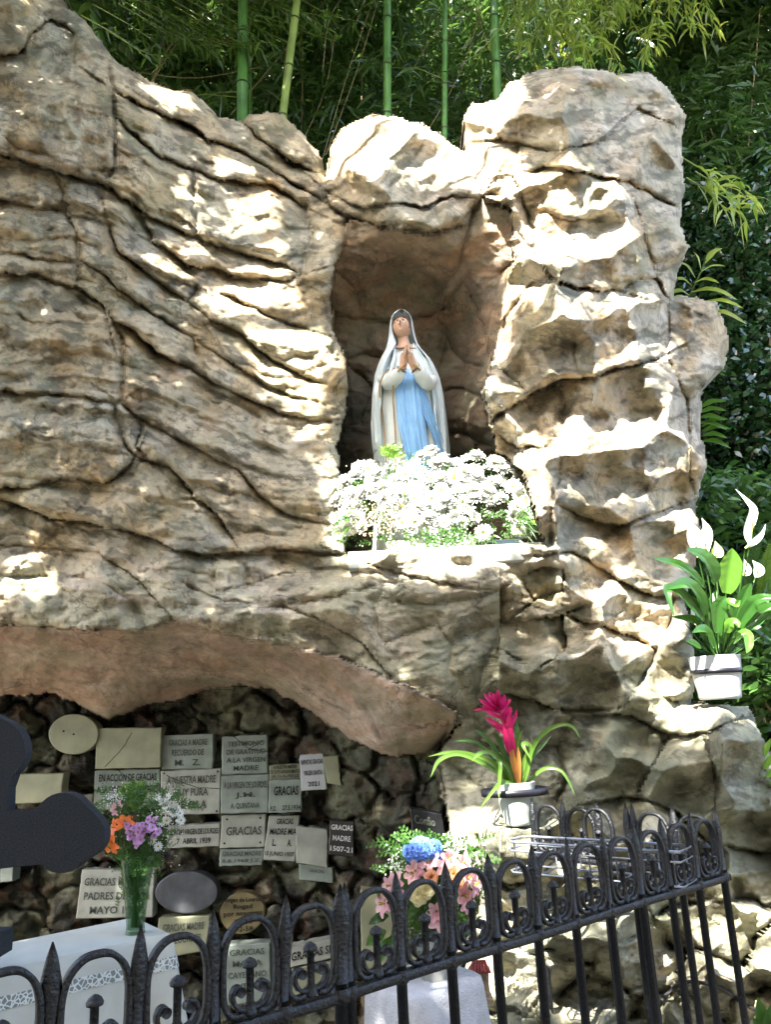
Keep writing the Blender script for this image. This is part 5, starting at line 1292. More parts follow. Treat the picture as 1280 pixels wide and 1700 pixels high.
for px, a, b, w_, m_ in [
    ([(1188, 968), (1180, 945), (1165, 925), (1140, 912)], 3.10, 3.0, .050, 'lily'), ([(1206, 985), (1210, 955), (1214, 930), (1216, 910)], 3.18, 3.15, .050, 'lily_lime'), ([(1172, 978), (1150, 955), (1125, 938), (1085, 927)], 3.14, 2.98, .030, 'lily'),
    ([(1172, 1020), (1160, 990), (1140, 970), (1108, 978)], 3.10, 2.98, .036, 'lily'), ([(1168, 1030), (1152, 1010), (1130, 985), (1108, 980), (1120, 1025)], 3.08, 2.95, .026, 'lily'), ([(1175, 1045), (1160, 1020), (1150, 1000), (1130, 990)], 3.12, 3.05, .028, 'lily'),
    ([(1170, 1062), (1158, 1035), (1140, 1028), (1115, 1024)], 3.12, 3.05, .022, 'lily'), ([(1190, 1050), (1192, 1015), (1198, 1000), (1206, 990)], 3.05, 3.02, .030, 'lily'), ([(1205, 1010), (1212, 1000), (1222, 1004), (1230, 996)], 3.05, 3.0, .020, 'lily_lime'),
    ([(1218, 1035), (1230, 1005), (1240, 980), (1248, 968)], 3.15, 3.10, .026, 'lily'), ([(1222, 1045), (1245, 1010), (1265, 995), (1310, 992)], 3.12, 3.0, .028, 'lily'), ([(1225, 1050), (1250, 1030), (1280, 1010), (1320, 1015)], 3.15, 3.05, .030, 'lily'),
    ([(1208, 1050), (1212, 1038), (1222, 1034), (1228, 1042)], 3.02, 2.98, .022, 'lily_lime'), ([(1222, 1058), (1240, 1052), (1243, 1072), (1240, 1084)], 3.04, 3.0, .020, 'lily_lime'), ([(1164, 1075), (1150, 1068), (1140, 1064)], 3.1, 3.05, .018, 'lily'),
    ([(1232, 1040), (1262, 1048), (1300, 1075)], 3.2, 3.1, .022, 'lily'), ([(1178, 1065), (1182, 1030), (1186, 1000), (1190, 980)], 3.2, 3.22, .034, 'lily'), ([(1212, 1068), (1216, 1035), (1224, 1000), (1228, 985)], 3.22, 3.22, .034, 'lily'), ([(1196, 1068), (1200, 1040), (1202, 1010)], 3.12, 3.12, .030, 'lily'),
    ([(1205, 1075), (1235, 1040), (1262, 1022), (1278, 960)], 3.22, 3.3, .03, 'lily'), ([(1186, 1075), (1175, 1050), (1165, 1045), (1150, 1050)], 3.05, 2.98, .022, 'lily')]:
    broad(px, a, b, w_, M[m_])
mb = MB()
for i in range(44):
    x = random.gauss(1197, 12); a = P(x * .4 + 1196 * .6, 1092, YL + random.uniform(-.05, .05)); e = P(x + (x - 1197) * 1.2, random.uniform(1030, 1065), YL + random.uniform(-.06, .06)); mb.tube([a, (a + e) / 2, e], [.003, .0026, .002], 5)
o = mb.build('leaf_stalks', M['leaf'], ly); o.location = -ly.location; o['kind'] = 'stuff'
M['spathe'] = simple('white_spathe', (.80, .81, .74), .4, .3, 0, .03, 10, sub=.15); M['spathe_lime'] = simple('greenish_spathe', (.62, .70, .25), .4, .3, 0, .1, 10)
def spathe(px, Y, wd, mat, base, name='flower'):
    px = np.asarray(px, float); b0 = P(*base, YL + .02); pts = P(px[:, 0], px[:, 1], np.full(len(px), Y)); mb = MB(); p = smoothpath(pts, 6); n = len(p); t = np.gradient(p, axis=0); t /= np.linalg.norm(t, axis=1)[:, None]; rows = []
    for i in range(n):
        u = i / (n - 1); w_ = wd * math.sin(math.pi * min(.985, .05 + .95 * u)) ** 1.0 * (1.15 - .5 * u); sd = np.cross(t[i], [0.2, -1, .2]); sd /= np.linalg.norm(sd); nn = np.cross(sd, t[i])
        rows.append([p[i] + sd * w_ * math.sin(a) + nn * w_ * (.55 * (1 - math.cos(a))) - LO for a in np.linspace(-1.35, 1.35, 9)])
    mb.quadgrid(rows, 0); mb.tube(smoothpath(np.array([b0, (b0 + pts[0]) / 2 + [.01, 0, 0], pts[0]]), 5) - LO, .0028, 6, 1); e = pts[0] * .35 + p[n // 2] * .65
    mb.tube([pts[0] - LO, e + [0, -.012, 0] - LO], [.004, .0045], 8, 2); return mb.build(name, [mat, M['leaf'], M['spathe_lime']], ly)
spathe([(1160, 925), (1152, 900), (1148, 880), (1140, 862)], 3.10, .040, M['spathe'], (1185, 1080)); spathe([(1170, 928), (1168, 900), (1172, 880), (1166, 860)], 3.16, .034, M['spathe'], (1188, 1080))
spathe([(1245, 905), (1240, 885), (1250, 850), (1240, 832), (1222, 812)], 3.10, .022, M['spathe'], (1208, 1085)); spathe([(1238, 910), (1252, 900), (1264, 888), (1272, 870)], 3.08, .014, M['spathe'], (1206, 1085))
spathe([(1186, 925), (1190, 915), (1188, 898)], 3.16, .030, M['spathe_lime'], (1194, 1080)); spathe([(1232, 955), (1238, 945), (1236, 928)], 3.25, .026, M['spathe'], (1204, 1080)); spathe([(1255, 958), (1258, 945), (1250, 930)], 3.3, .03, M['spathe'], (1206, 1080))
spathe([(1186, 1030), (1186, 1010), (1184, 985)], 3.2, .016, M['spathe'], (1194, 1085)); spathe([(1158, 1040), (1152, 1025), (1148, 1010)], 3.15, .018, M['spathe'], (1190, 1085))

# ------------------------------------------------------------------ glass vase bouquet on the altar
vb = zhit(224, 1549, TZ + .002); VY = vb[1]
gm_, n_, b_ = nodes_mat('vase_glass', .08, .8); b_.inputs['Base Color'].default_value = (.10, .16, .10, 1)
t_ = n_.nodes.new('ShaderNodeBsdfTransparent'); t_.inputs[0].default_value = (.80, .90, .80, 1); x_ = n_.nodes.new('ShaderNodeMixShader'); fz = n_.nodes.new('ShaderNodeLayerWeight'); fz.inputs[0].default_value = .25
n_.links.new(fz.outputs['Facing'], x_.inputs[0]); n_.links.new(t_.outputs[0], x_.inputs[1]); n_.links.new(b_.outputs[0], x_.inputs[2]); n_.links.new(x_.outputs[0], n_.nodes['Material Output'].inputs[0])
vs = empty('glass_vase', tuple(vb), 'clear cut-glass vase on the white altar cloth, full of green stems', 'vase'); sc_ = VY / 1280
mb = MB(); H_ = 108 * sc_; prof = [(15 * sc_, 0), (14 * sc_, .006)] + [((13 + 13 * t ** 1.3) * sc_, .01 + (H_ - .01) * t) for t in np.linspace(.05, 1, 9)] + [((25.2) * sc_, H_), (12 * sc_, H_ * .3), (11 * sc_, .012)]
mb.lathe(prof, (0, 0, 0), 20); mb.build('glass', gm_, vs, smooth=False)
def vp(px, py, dy=0): return P(px, py, VY + dy)
bq = empty('altar_bouquet', tuple(vp(224, 1440)), 'mixed bouquet with orange lilies, lilac and white flowers in the glass vase', 'bouquet'); BQ = np.array(bq.location)
mb = MB()
for i in range(70):
    x = random.gauss(224, 9); e = vp(224 + (x - 224) * random.uniform(1.5, 4.2), random.uniform(1335, 1440), random.uniform(-.06, .05)); a = vp(224 + (x - 224) * -.6, 1540, random.uniform(-.015, .015)); m_ = vp(x, 1445, random.uniform(-.02, .02)); mb.tube(smoothpath(np.array([a, m_, e]), 4) - BQ, .0016, 5)
o = mb.build('stems', M['leaf'], bq); o['kind'] = 'stuff'
mb = MB()
for i in range(230):
    x = random.gauss(236, 32); y = random.uniform(1310, 1455); 
    if abs(x - 228) > 12 + (1460 - y) * .6: continue
    sprig(mb, vp(x, y, random.uniform(-.05, .05)) - BQ, (random.gauss((x - 228) * .02, .4), random.gauss(0, .3), random.uniform(-.2, 1)), random.uniform(.03, .06), .0022, 9)
for i in range(60): sprig(mb, vp(random.gauss(225, 12), random.uniform(1455, 1530), random.uniform(-.02, .02)) - BQ, (random.gauss(0, .4), -.2, 1), .035, .0022, 7)
for i in range(60): sprig(mb, vp(random.gauss(222, 10), random.uniform(1312, 1350), .02) - BQ, (random.gauss(0, .4), 0, 1), .04, .002, 9, 1)
o = mb.build('foliage', [M['leaf'], M['leaf_lime']], bq); o['kind'] = 'stuff'
mb = MB()
for i in range(330):
    a = random.random()
    x, y = (random.gauss(190, 10), random.gauss(1322, 8)) if a < .35 else (random.gauss(276, 14), random.gauss(1352, 24)) if a < .85 else (random.uniform(165, 315), random.uniform(1320, 1445))
    mb.ball(vp(x, y, random.uniform(-.05, .05)) - BQ, random.uniform(.0012, .0028), 5, 4)
o = mb.build('tiny_white_blooms', M['petal_w'], bq); o['kind'] = 'stuff'
LILY = star_mesh(.055, 6, .30, .55, -.35, 3); LILY2 = star_mesh(.034, 6, .34, .5, -.2, 4); SMALL = star_mesh(.013, 5, .5, .35, -.2, 5, layers=1)
for (x, y, s, d) in [(186, 1398, 1.0, (-.5, -1, -.5)), (206, 1368, .85, (.3, -.8, .7)), (192, 1374, .8, (-.8, -.7, .2))]: put('lily_flower', LILY, [M['petal_orange'], M['centre']], bq, vp(x, y, -.05), d, s=s * .72)
for (x, y) in [(194, 1345), (200, 1342)]: put('pink_flower', LILY2, [M['petal_pink'], M['centre']], bq, vp(x, y, -.02), (random.gauss(0, .5), -1, .4), s=.7)
for i in range(34):
    x, y = random.gauss(233, 10), random.gauss(1380, 9); put('lilac_flower', SMALL, [M['petal_lilac'], M['centre']], bq, vp(x, y, -.07 + random.uniform(-.02, .01)), (random.gauss(0, .5), -1, random.gauss(.2, .5)), s=random.uniform(.8, 1.2))
SM2 = SMALL.copy(); SM2.materials.clear()
for (x, y) in [(270, 1330), (277, 1324), (285, 1333), (292, 1341), (298, 1350), (280, 1342), (274, 1338), (300, 1362), (276, 1362), (268, 1364), (260, 1322), (288, 1350), (252, 1395), (262, 1405)]: put('white_flower', DA[3], [M['petal_w'], M['centre']], bq, vp(x, y, -.03), (random.gauss(.2, .5), -1, random.gauss(.3, .4)), s=.42)

# ------------------------------------------------------------------ bucket bouquet
b2 = empty('bucket_bouquet', tuple(bc + np.array([0, 0, .12])), 'bouquet of blue hydrangea, pink alstroemeria and cream roses in the metal bucket', 'bouquet'); B2 = np.array(b2.location); BY = bc[1]
def bp(px, py, dy=0): return P(px, py, BY + dy)
mb = MB()
for i in range(60):
    e = bp(random.uniform(660, 775), random.uniform(1400, 1500), random.uniform(-.08, .08)); a = bc + np.array([random.uniform(-.025, .025), random.uniform(-.025, .025), .02]); m_ = bc + np.array([random.uniform(-.03, .03), 0, .13]); mb.tube(smoothpath(np.array([a, m_, e]), 4) - B2, .002, 5)
for i in range(300):
    x, y = random.gauss(716, 34), random.uniform(1395, 1585)
    if abs(x - 722) < 14 + (1590 - y) * .5: sprig(mb, bp(x, y, random.uniform(-.03, .08)) - B2, (random.gauss((x - 722) * .02, .5), random.gauss(-.2, .3), random.uniform(-.3, 1)), random.uniform(.04, .08), .0045, 9)
o = mb.build('foliage', M['leaf'], b2); o['kind'] = 'stuff'
for (x0, y0, x1, y1, w_) in [(640, 1545, 608, 1570, .03), (645, 1520, 612, 1535, .022), (650, 1555, 628, 1600, .026), (665, 1520, 640, 1490, .02), (700, 1500, 670, 1530, .02), (640, 1500, 622, 1475, .016), (655, 1540, 660, 1585, .022), (670, 1510, 650, 1560, .02)]:
    mb = MB(); a, e = bp(x0, y0, -.02), bp(x1, y1, -.07); leafblade(mb, [a - B2, (a + e) / 2 + [0, -.02, .01] - B2, e - B2], w_ * .7, 0, .3, prof=([0, .4, .8, 1], [.2, 1, .6, .04])); mb.build('leaf', M['leaf_dark'] if x0 % 2 else M['leaf'], b2)
ALS = star_mesh(.042, 6, .30, .6, -.25, 8, layers=1)
for (x, y, m_) in [(692, 1443, 'petal_pink'), (713, 1430, 'petal_pink'), (688, 1450, 'petal_peach'), (660, 1465, 'petal_pink'), (650, 1470, 'petal_pink'), (745, 1425, 'petal_pink'), (768, 1432, 'petal_pink'), (760, 1450, 'petal_peach'), (775, 1460, 'petal_pink'), (783, 1468, 'petal_pink'), (766, 1488, 'petal_pink'), (770, 1500, 'petal_pink'),
                  (723, 1516, 'petal_pink'), (728, 1528, 'petal_pink'), (665, 1490, 'petal_pink'), (640, 1500, 'petal_pink'), (648, 1495, 'petal_pink'), (735, 1440, 'petal_pink'), (752, 1463, 'petal_peach')]:
    me = ALS if m_ == 'petal_pink' else bpy.data.meshes.get('bloom_peach') or ALS.copy()
    if m_ != 'petal_pink': me.name = 'bloom_peach'; 
    put('alstroemeria', me, [M[m_], M['centre']], b2, bp(x, y, -.07), (random.gauss((x - 718) * .02, .3), -1, random.gauss(.3, .3)), s=random.uniform(.8, 1.05))
ROSE = MB(); rg2 = random.Random(3)
for l in range(5):
    for i in range(5): petal(ROSE, 2 * math.pi * (i + .5 * l) / 5, .030 * (1 - .16 * l), .016 * (1 - .1 * l), .3 + .55 * l, .2, 0, 4)
ROSE = ROSE.mesh('rose')
for (x, y) in [(706, 1478), (694, 1490), (698, 1484)]: put('cream_rose', ROSE, [M['petal_cream']], b2, bp(x, y, -.09), (random.gauss(0, .3), -1, .3), s=.95)
R2 = ROSE.copy(); R2.materials.clear()
for (x, y) in [(714, 1457), (755, 1452), (757, 1464)]: put('peach_rose', R2, [M['petal_peach']], b2, bp(x, y, -.09), (random.gauss(0, .3), -1, .3), s=.8)
HYD = star_mesh(.015, 4, .75, .12, 0, 9); 
for i in range(75):
    a = random.uniform(0, 6.28); r_ = math.sqrt(random.random()); dx, dz = r_ * math.cos(a), r_ * math.sin(a)
    put('hydrangea_floret', HYD, [M['petal_blue'], M['petal_blue']], b2, bp(702 + dx * 31, 1413 - dz * 20, -.03 - .06 * math.sqrt(1 - r_ * r_)), (dx, -1, dz + .2), s=random.uniform(.8, 1.1))
mb = MB()
for i in range(260):
    a = random.random(); x, y = (random.gauss(755, 13), random.gauss(1403, 10)) if a < .5 else (random.gauss(655, 10), random.gauss(1440, 18)) if a < .75 else (random.gauss(740, 30), random.gauss(1440, 25))
    mb.ball(bp(x, y, random.uniform(-.06, .04)) - B2, random.uniform(.002, .0042), 5, 4)
o = mb.build('tiny_white_blooms', M['petal_w'], b2); o['kind'] = 'stuff'
# ------------------------------------------------------------------ ground, bank behind
soilm = simple('leaf_litter_soil', (.10, .08, .05), .95, .1, 0, .5, 6, .8, 30)
pav = simple('pale_pavement', (.20, .18, .15), .9, .1, 0, .15, 4, .3, 60)
mb = MB(); N_ = 60; xs = np.linspace(-60, 60, N_); ys = np.linspace(-60, 60, N_); XX, YY = np.meshgrid(xs, ys, indexing='ij')
mb.quadgrid(np.stack([XX, YY, 0 * XX - .002], -1)); tag(mb.build('ground', soilm), kind='structure')
mb = MB(); xs = np.linspace(-12, 12, 20); ys = np.linspace(-12, 3.2, 16); XX, YY = np.meshgrid(xs, ys, indexing='ij'); mb.quadgrid(np.stack([XX, YY, 0 * XX + .004], -1)); tag(mb.build('pavement', pav), kind='structure')
# earth bank rising behind the grotto
mb = MB(); xs = np.linspace(-14, 16, 80); ts = np.linspace(0, 1, 50); XX, TT = np.meshgrid(xs, ts, indexing='ij')
side = np.clip((XX - 1.35) / .8, 0, 1)
YYb = 4.9 + TT * 12 - .9 * side * (1 - TT); ZZ = -.3 + TT ** .6 * 7.0 + .25 * pn(XX * .8, TT * 9, 12) + side * .4 * (TT > .01)
mb.quadgrid(np.stack([XX, YYb + .3 * pn(XX * 1.1, TT * 8, 13), ZZ], -1)); tag(mb.build('hillside', simple('bank_soil', (.05, .042, .025), .95, .1, 0, .5, 5, 1, 20)), kind='structure')

# ------------------------------------------------------------------ bamboo
M['culm'] = simple('bamboo_culm', (.10, .24, .05), .35, .4, 0, .3, 5); M['culm_y'] = simple('bamboo_culm_yellow', (.22, .30, .06), .4, .4, 0, .3, 5); M['culm_dry'] = simple('dry_twig', (.30, .24, .13), .8, .2, 0, .3, 12)
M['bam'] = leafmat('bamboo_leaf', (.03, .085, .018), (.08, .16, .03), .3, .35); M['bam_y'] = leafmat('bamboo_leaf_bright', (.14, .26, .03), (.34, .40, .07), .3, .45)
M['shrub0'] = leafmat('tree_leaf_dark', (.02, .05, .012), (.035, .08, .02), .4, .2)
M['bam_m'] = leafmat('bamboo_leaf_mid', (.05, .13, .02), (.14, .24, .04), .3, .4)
M['node'] = simple('bamboo_node', (.10, .14, .06), .6)


def blades(pos, dirs, L_, wd, drop=.35):
    """numpy batch of lance leaves: 2 quads each"""
    n = len(pos); d = dirs / np.linalg.norm(dirs, axis=1)[:, None]; up = RNG.normal(0, 1, (n, 3)) * [1, 1, .6] + [0, -.3, .6]
    s = np.cross(d, up); s /= np.linalg.norm(s, axis=1)[:, None] + 1e-9; L_ = np.broadcast_to(L_, (n,))[:, None]; wd = np.broadcast_to(wd, (n,))[:, None]
    g = np.array([0, 0, -1.0]); p1 = pos + d * L_ * .4 + g * L_ * .05 * drop; p2 = pos + d * L_ * .72 + g * L_ * drop * .35; p3 = pos + d * L_ + g * L_ * drop
    v = np.stack([pos, p1 + s * wd, p1 - s * wd, p2 + s * wd * .75, p2 - s * wd * .75, p3], 1).reshape(-1, 3)
    b = (np.arange(n) * 6)[:, None]; f = np.concatenate([b + [0, 2, 1, 1], b + [1, 2, 4, 3], b + [3, 4, 5, 5]], 0)
    return v, b


def blade_mesh(name, pos, dirs, L_, wd, drop=.35):
    v, b = blades(pos, dirs, L_, wd, drop); tri = np.concatenate([b + [0, 2, 1], b + [1, 2, 4], b + [1, 4, 3], b + [3, 4, 5]], 0)
    return fastmesh(name, v, tri, False)


def fans(centres, k, spread=.9, out=None, L_=(.10, .20)):
    """k leaves from each twig end"""
    n = len(centres); c = np.repeat(centres, k, 0); base = RNG.normal(0, 1, (n, 3)) * [1, .7, .35]; base /= np.linalg.norm(base, axis=1)[:, None]
    if out is not None: base = base * .6 + out
    d = np.repeat(base, k, 0) + RNG.normal(0, spread, (n * k, 3)) * [.6, .6, .5]; c = c + RNG.normal(0, .025, c.shape)
    return c, d, RNG.uniform(*L_, n * k)


def grove_point(px, py, Y): return P(px, py, Y)


def bamboo(px0, py0, px1, py1, Y, r_px, label, mat='culm', leaves=250, lmat='bam', parts=True):
    a = P(px1, py1, Y); b = P(px0, py0, Y); d = (b - a) / np.linalg.norm(b - a); a = a - d * (a[2] - 1.0) / max(.2, d[2]); b = b + d * 1.6; root = empty('bamboo', tuple(a), label, 'bamboo', None); L_ = np.linalg.norm(b - a)
    r_ = r_px * Y / 1280 / 2; n = int(L_ / (.30 + r_ * 4)) + 1; mb = MB()
    for i in range(n):
        t0, t1 = i * L_ / n, (i + 1) * L_ / n; rr = r_ * (1 - .25 * i / n)
        mb.tube([d * t0, d * (t0 + .012), d * (t0 + .03), d * ((t0 + t1) / 2), d * (t1 - .02), d * (t1 - .004), d * t1], [rr * 1.0, rr * 1.10, rr, rr * .97, rr, rr * 1.14, rr * 1.0], 14, cap=False)
    mb.build('culm', M[mat], root)
    if parts:
        for i in range(1, n):
            mb = MB(); t = i * L_ / n; mb.tube([d * (t - .005), d * (t + .004)], [r_ * 1.1, r_ * 1.1], 12); mb.build('node_ring', M['node'], root)
    nb_ = max(4, leaves // 14); t = RNG.uniform(.25, 1, nb_) * L_; st = d * t[:, None]; off = RNG.normal(0, .42, (nb_, 3)) * [1, .6, .5] + [0, .15, 0]; e = st + off
    mb = MB()
    for i in range(nb_): mb.tube(np.array([st[i], (st[i] + e[i]) / 2 + [0, 0, .05], e[i]]), [.0045, .003, .0015], 4)
    o = mb.build('branches', M['culm_y'] if mat == 'culm' else M['culm_dry'], root); o['kind'] = 'stuff'
    u = RNG.uniform(.3, 1, (nb_, 4, 1)); cen = (st[:, None] * (1 - u) + e[:, None] * u).reshape(-1, 3) + [0, 0, .03]
    c, dd, LL = fans(cen, 4); me = blade_mesh('foliage', c, dd, LL, LL * .065); o = add('foliage', me, root, M[lmat]); o['kind'] = 'stuff'
    return root


bamboo(403, 0, 402, 200, 4.9, 27, 'thick green bamboo cane rising behind the stepped rock, left of the pair')
bamboo(493, 0, 470, 185, 4.75, 20, 'leaning yellow green bamboo cane behind the stepped rock, right of the thick one', 'culm_y')
bamboo(414, 90, 416, 200, 5.3, 9, 'thin bamboo cane half hidden right behind the thick left cane', leaves=120)
bamboo(643, 0, 643, 190, 4.8, 20, 'green bamboo cane above the lit keystone rock')
bamboo(739, 0, 738, 230, 4.9, 14, 'slim bamboo cane right of the keystone, with pale joints', leaves=200)
bamboo(820, 0, 826, 160, 4.8, 21, 'bamboo cane just left of the tall rock column top')
bamboo(150, 0, 165, 60, 5.2, 24, 'dark green bamboo cane beside the top of the left boulder')
bamboo(232, 0, 232, 120, 6.0, 8, 'distant thin cane left of the orange dry twigs', leaves=150)
bamboo(300, 60, 296, 150, 5.8, 11, 'short looking bamboo cane in the shade over the left rock edge', leaves=150)
bamboo(503, 0, 501, 210, 5.6, 4, 'very thin pale dry stick right of the leaning cane', 'culm_dry', 60)
bamboo(602, 0, 600, 200, 5.8, 4, 'thin pale cane left of the keystone rock', 'culm_dry', 60)
bamboo(950, 20, 952, 115, 5.2, 9, 'yellowish cane behind the top of the rock column', 'culm_y', 200, 'bam_y')
# dry diagonal twigs
for i, (x0, y0, x1, y1) in enumerate([(255, 135, 300, 60), (330, 40, 262, 130), (420, 145, 540, 0), (505, 215, 545, 90), (545, 90, 575, 0), (712, 205, 780, 60), (560, 200, 620, 20), (360, 60, 420, 10), (270, 118, 400, 112), (840, 110, 800, 20), (545, 235, 600, 60), (700, 100, 760, 30)]):
    a, b = P(x0, y0, 5.0 + .1 * (i % 4)), P(x1, y1, 5.2); mb = MB(); m_ = (a + b) / 2 + RNG.normal(0, .04, 3); mb.tube(smoothpath(np.array([a - (b - a) * .3, m_, b + (b - a) * .3]), 5), .006 if i < 2 else .0035, 5)
    tag(mb.build('dry_twig', M['culm_dry']), ['dry twig in the shade above the stepped left rock, leaning right', 'short orange-brown twig beside the first dry twig', 'long thin dry twig crossing behind the pair of canes', 'thin twig rising between the leaning cane and the keystone', 'upper thin twig continuing beyond the keystone gap', "slender twig curving over the keystone's right shoulder", "dry twig leaning right behind the keystone's left edge", 'little twig left of the thick bamboo cane', 'almost level dry twig left of the thick cane', 'steep twig just left of the column top', 'long dry twig rising from the keystone notch', 'small twig between the slim cane and the keystone cane'][i], 'twig', 'dry twigs in the bamboo')


# dense shaded grove behind the canes: many leafy shoots, too many to count
def mass(name, label, cat, n, box, Yr, L_, wr, mat, kind='stuff', k=5, out=None, drop=.35, spread=.9):
    px = RNG.uniform(box[0], box[2], n); py = RNG.uniform(box[1], box[3], n); Y = RNG.uniform(*Yr, n)
    c, d, LL = fans(P(px, py, Y), k, spread, out, L_); me = blade_mesh(name, c, d, LL, LL * wr, drop); o = add(name, me, None, M[mat]); return tag(o, label, cat, None, kind)
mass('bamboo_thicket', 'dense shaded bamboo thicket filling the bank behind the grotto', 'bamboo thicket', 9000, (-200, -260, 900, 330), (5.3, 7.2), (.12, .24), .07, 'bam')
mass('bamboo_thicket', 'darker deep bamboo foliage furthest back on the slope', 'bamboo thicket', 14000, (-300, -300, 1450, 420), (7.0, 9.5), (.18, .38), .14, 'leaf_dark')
# bamboo foliage added high over the bank to keep the sun off it
c_ = np.stack([np.concatenate([RNG.uniform(-3.2, .4, 2400), RNG.uniform(2.0, 4.5, 2600)]), RNG.uniform(3.4, 6.2, 5000), RNG.uniform(7.4, 9.0, 5000)], -1); c, d, LL = fans(c_, 5, .9, None, (.14, .28))
tag(add('shade_bamboo', blade_mesh('shade_bamboo', c, d, LL, LL * .1, .4), None, M['bam']), 'bamboo tops added above the picture to shade the bank', 'bamboo canopy', None, 'stuff')
# bamboo sprays that hang in front of the thicket
def sprays(label, items, mat, L_, wr=.075, drop=.5, n=24):
    mb = MB(); C_s, D_s = [], []
    for pts, Ya, Yb in items:
        pts = np.asarray(pts, float); p = smoothpath(P(pts[:, 0], pts[:, 1], np.linspace(Ya, Yb, len(pts))), 5); mb.tube(p, np.linspace(.006, .0015, len(p)), 5)
        t = RNG.uniform(.2, 1, n) * (len(p) - 1.01); i0 = t.astype(int); C_s.append(p[i0] + (p[i0 + 1] - p[i0]) * (t - i0)[:, None]); ax = (p[-1] - p[0]) / np.linalg.norm(p[-1] - p[0]); D_s.append(ax * .8 + RNG.normal(0, .55, (n, 3)))
    root = empty('bamboo_sprays', (0, 5, 3), label, 'bamboo foliage'); o_ = np.array([0, 5, 3.0]); c = np.concatenate(C_s) - o_; d = np.concatenate(D_s); LL = RNG.uniform(*L_, len(c))
    add('foliage', blade_mesh('foliage', c, d, LL, LL * wr, drop), root, M[mat])['kind'] = 'stuff'; st = mb.build('stems', M['culm_y'], root); st.location = (0, -5, -3); st['kind'] = 'stuff'
it = []
for i in range(60):
    x, y = random.uniform(830, 1180), random.uniform(-70, 75); it.append(([(x + random.uniform(-60, 60), y - 90), (x + random.uniform(-20, 20), y - 35), (x + random.uniform(-50, 50), y + random.uniform(10, 40))], 4.8 + random.random() * .4, 4.65))
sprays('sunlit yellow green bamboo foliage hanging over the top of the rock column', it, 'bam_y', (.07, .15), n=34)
it = []
for i in range(34):
    x, y = random.uniform(170, 560), random.uniform(-10, 90); it.append(([(x - 70, y - 40), (x, y), (x + random.uniform(30, 80), y + random.uniform(0, 50))], 5.0, 4.8))
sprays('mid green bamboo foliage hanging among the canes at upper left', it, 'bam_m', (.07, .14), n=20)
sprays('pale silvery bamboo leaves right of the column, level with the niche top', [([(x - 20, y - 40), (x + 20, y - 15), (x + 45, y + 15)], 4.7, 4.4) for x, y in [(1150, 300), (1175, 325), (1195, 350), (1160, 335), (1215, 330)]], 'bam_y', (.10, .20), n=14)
# unseen trees added behind the viewer to cut the light entering the cave
for k in range(7):
    tx, ty = -5.5 + k * 2.1 + random.uniform(-.3, .3), -2.6 + random.uniform(-.6, .4) + abs(k - 3) * .35; rt2 = empty('blocker_tree', (tx, ty, 0), 'unseen leafy tree added to dim the cave, %s behind the viewer' % ['far left', 'left', 'near left', 'directly', 'near right', 'right', 'far right'][k], 'tree')
    mb = MB(); mb.tube([(0, 0, 0), (.05, 0, 1.5), (0, .1, 3.2)], [.14, .1, .05], 9); mb.build('trunk', M['culm_dry'], rt2)
    cc = RNG.normal(0, 1, (900, 3)); cc /= np.linalg.norm(cc, axis=1)[:, None]; cc = cc * (RNG.random((900, 1)) ** .35) * [1.6, 1.0, 2.8] + [0, 0, 3.1]; c, d, LL = fans(cc, 4, .9, None, (.16, .30))
    add('crown', blade_mesh('crown', c, d, LL, LL * .25, .2), rt2, M['shrub0'])['kind'] = 'stuff'
# ------------------------------------------------------------------ shrubs at right
M['shrub'] = leafmat('glossy_shrub_leaf', (.012, .04, .010), (.03, .085, .02), .18, .2, .7)
def shrub(label, cx, cy, rx, ry, Y, n, L_, wr, mat, name='shrub', cat='shrub'):
    root = empty(name, tuple(P(cx, cy + ry, Y)), label, cat); O = np.array(root.location)
    mb = MB(); st = P(cx, cy + ry, Y)
    for i in range(9):
        e = P(cx + rx * random.uniform(-.8, .8), cy + ry * random.uniform(-.9, .4), Y + random.uniform(-.2, .3)); mb.tube(smoothpath(np.array([st + [random.uniform(-.1, .1), 0, 0], (st + e) / 2 + RNG.normal(0, .05, 3), e]), 4) - O, [.012] + [.008] * 7 + [.004], 5)
    mb.build('stems', M['culm_dry'], root)['kind'] = 'stuff'
    c_ = []
    while len(c_) < n:
        a, b = random.uniform(-1, 1), random.uniform(-1, 1)
        if a * a + b * b < 1 + .35 * float(pn(a * 3 + cx, b * 3, 5)) : c_.append((cx + a * rx, cy + b * ry, Y + random.uniform(-.35, .4) * 1.0 + .35 * (a * a + b * b)))
    c_ = np.array(c_); c, d, LL = fans(P(c_[:, 0], c_[:, 1], c_[:, 2]), 5, .9, None, L_); add('foliage', blade_mesh('foliage', c - O, d, LL, LL * wr, .2), root, M[mat])['kind'] = 'stuff'; return root
shrub('dark glossy evergreen shrub behind the right edge of the column, lower half', 1235, 640, 130, 170, 5.0, 2600, (.04, .075), .28, 'shrub')
shrub('dark bamboo-leaved shrub high at the right frame edge', 1230, 230, 150, 260, 5.6, 2600, (.09, .17), .09, 'bam')
shrub('dense dark shrub at mid height right of the rock boulder', 1240, 430, 120, 150, 5.3, 2200, (.05, .09), .22, 'shrub')
shrub('small-leaved dark shrub behind the white lily flowers', 1235, 850, 100, 110, 5.0, 1500, (.04, .07), .24, 'shrub')
shrub('bright low ground plants on the slope right of the peace lily pot', 1265, 1090, 70, 110, 4.0, 900, (.05, .10), .16, 'leaf', 'low_plant', 'plant')
mass('undergrowth', 'tangled undergrowth covering the bank at the right frame edge', 'undergrowth', 2600, (1110, 780, 1480, 1350), (4.2, 5.2), (.05, .12), .16, 'leaf')
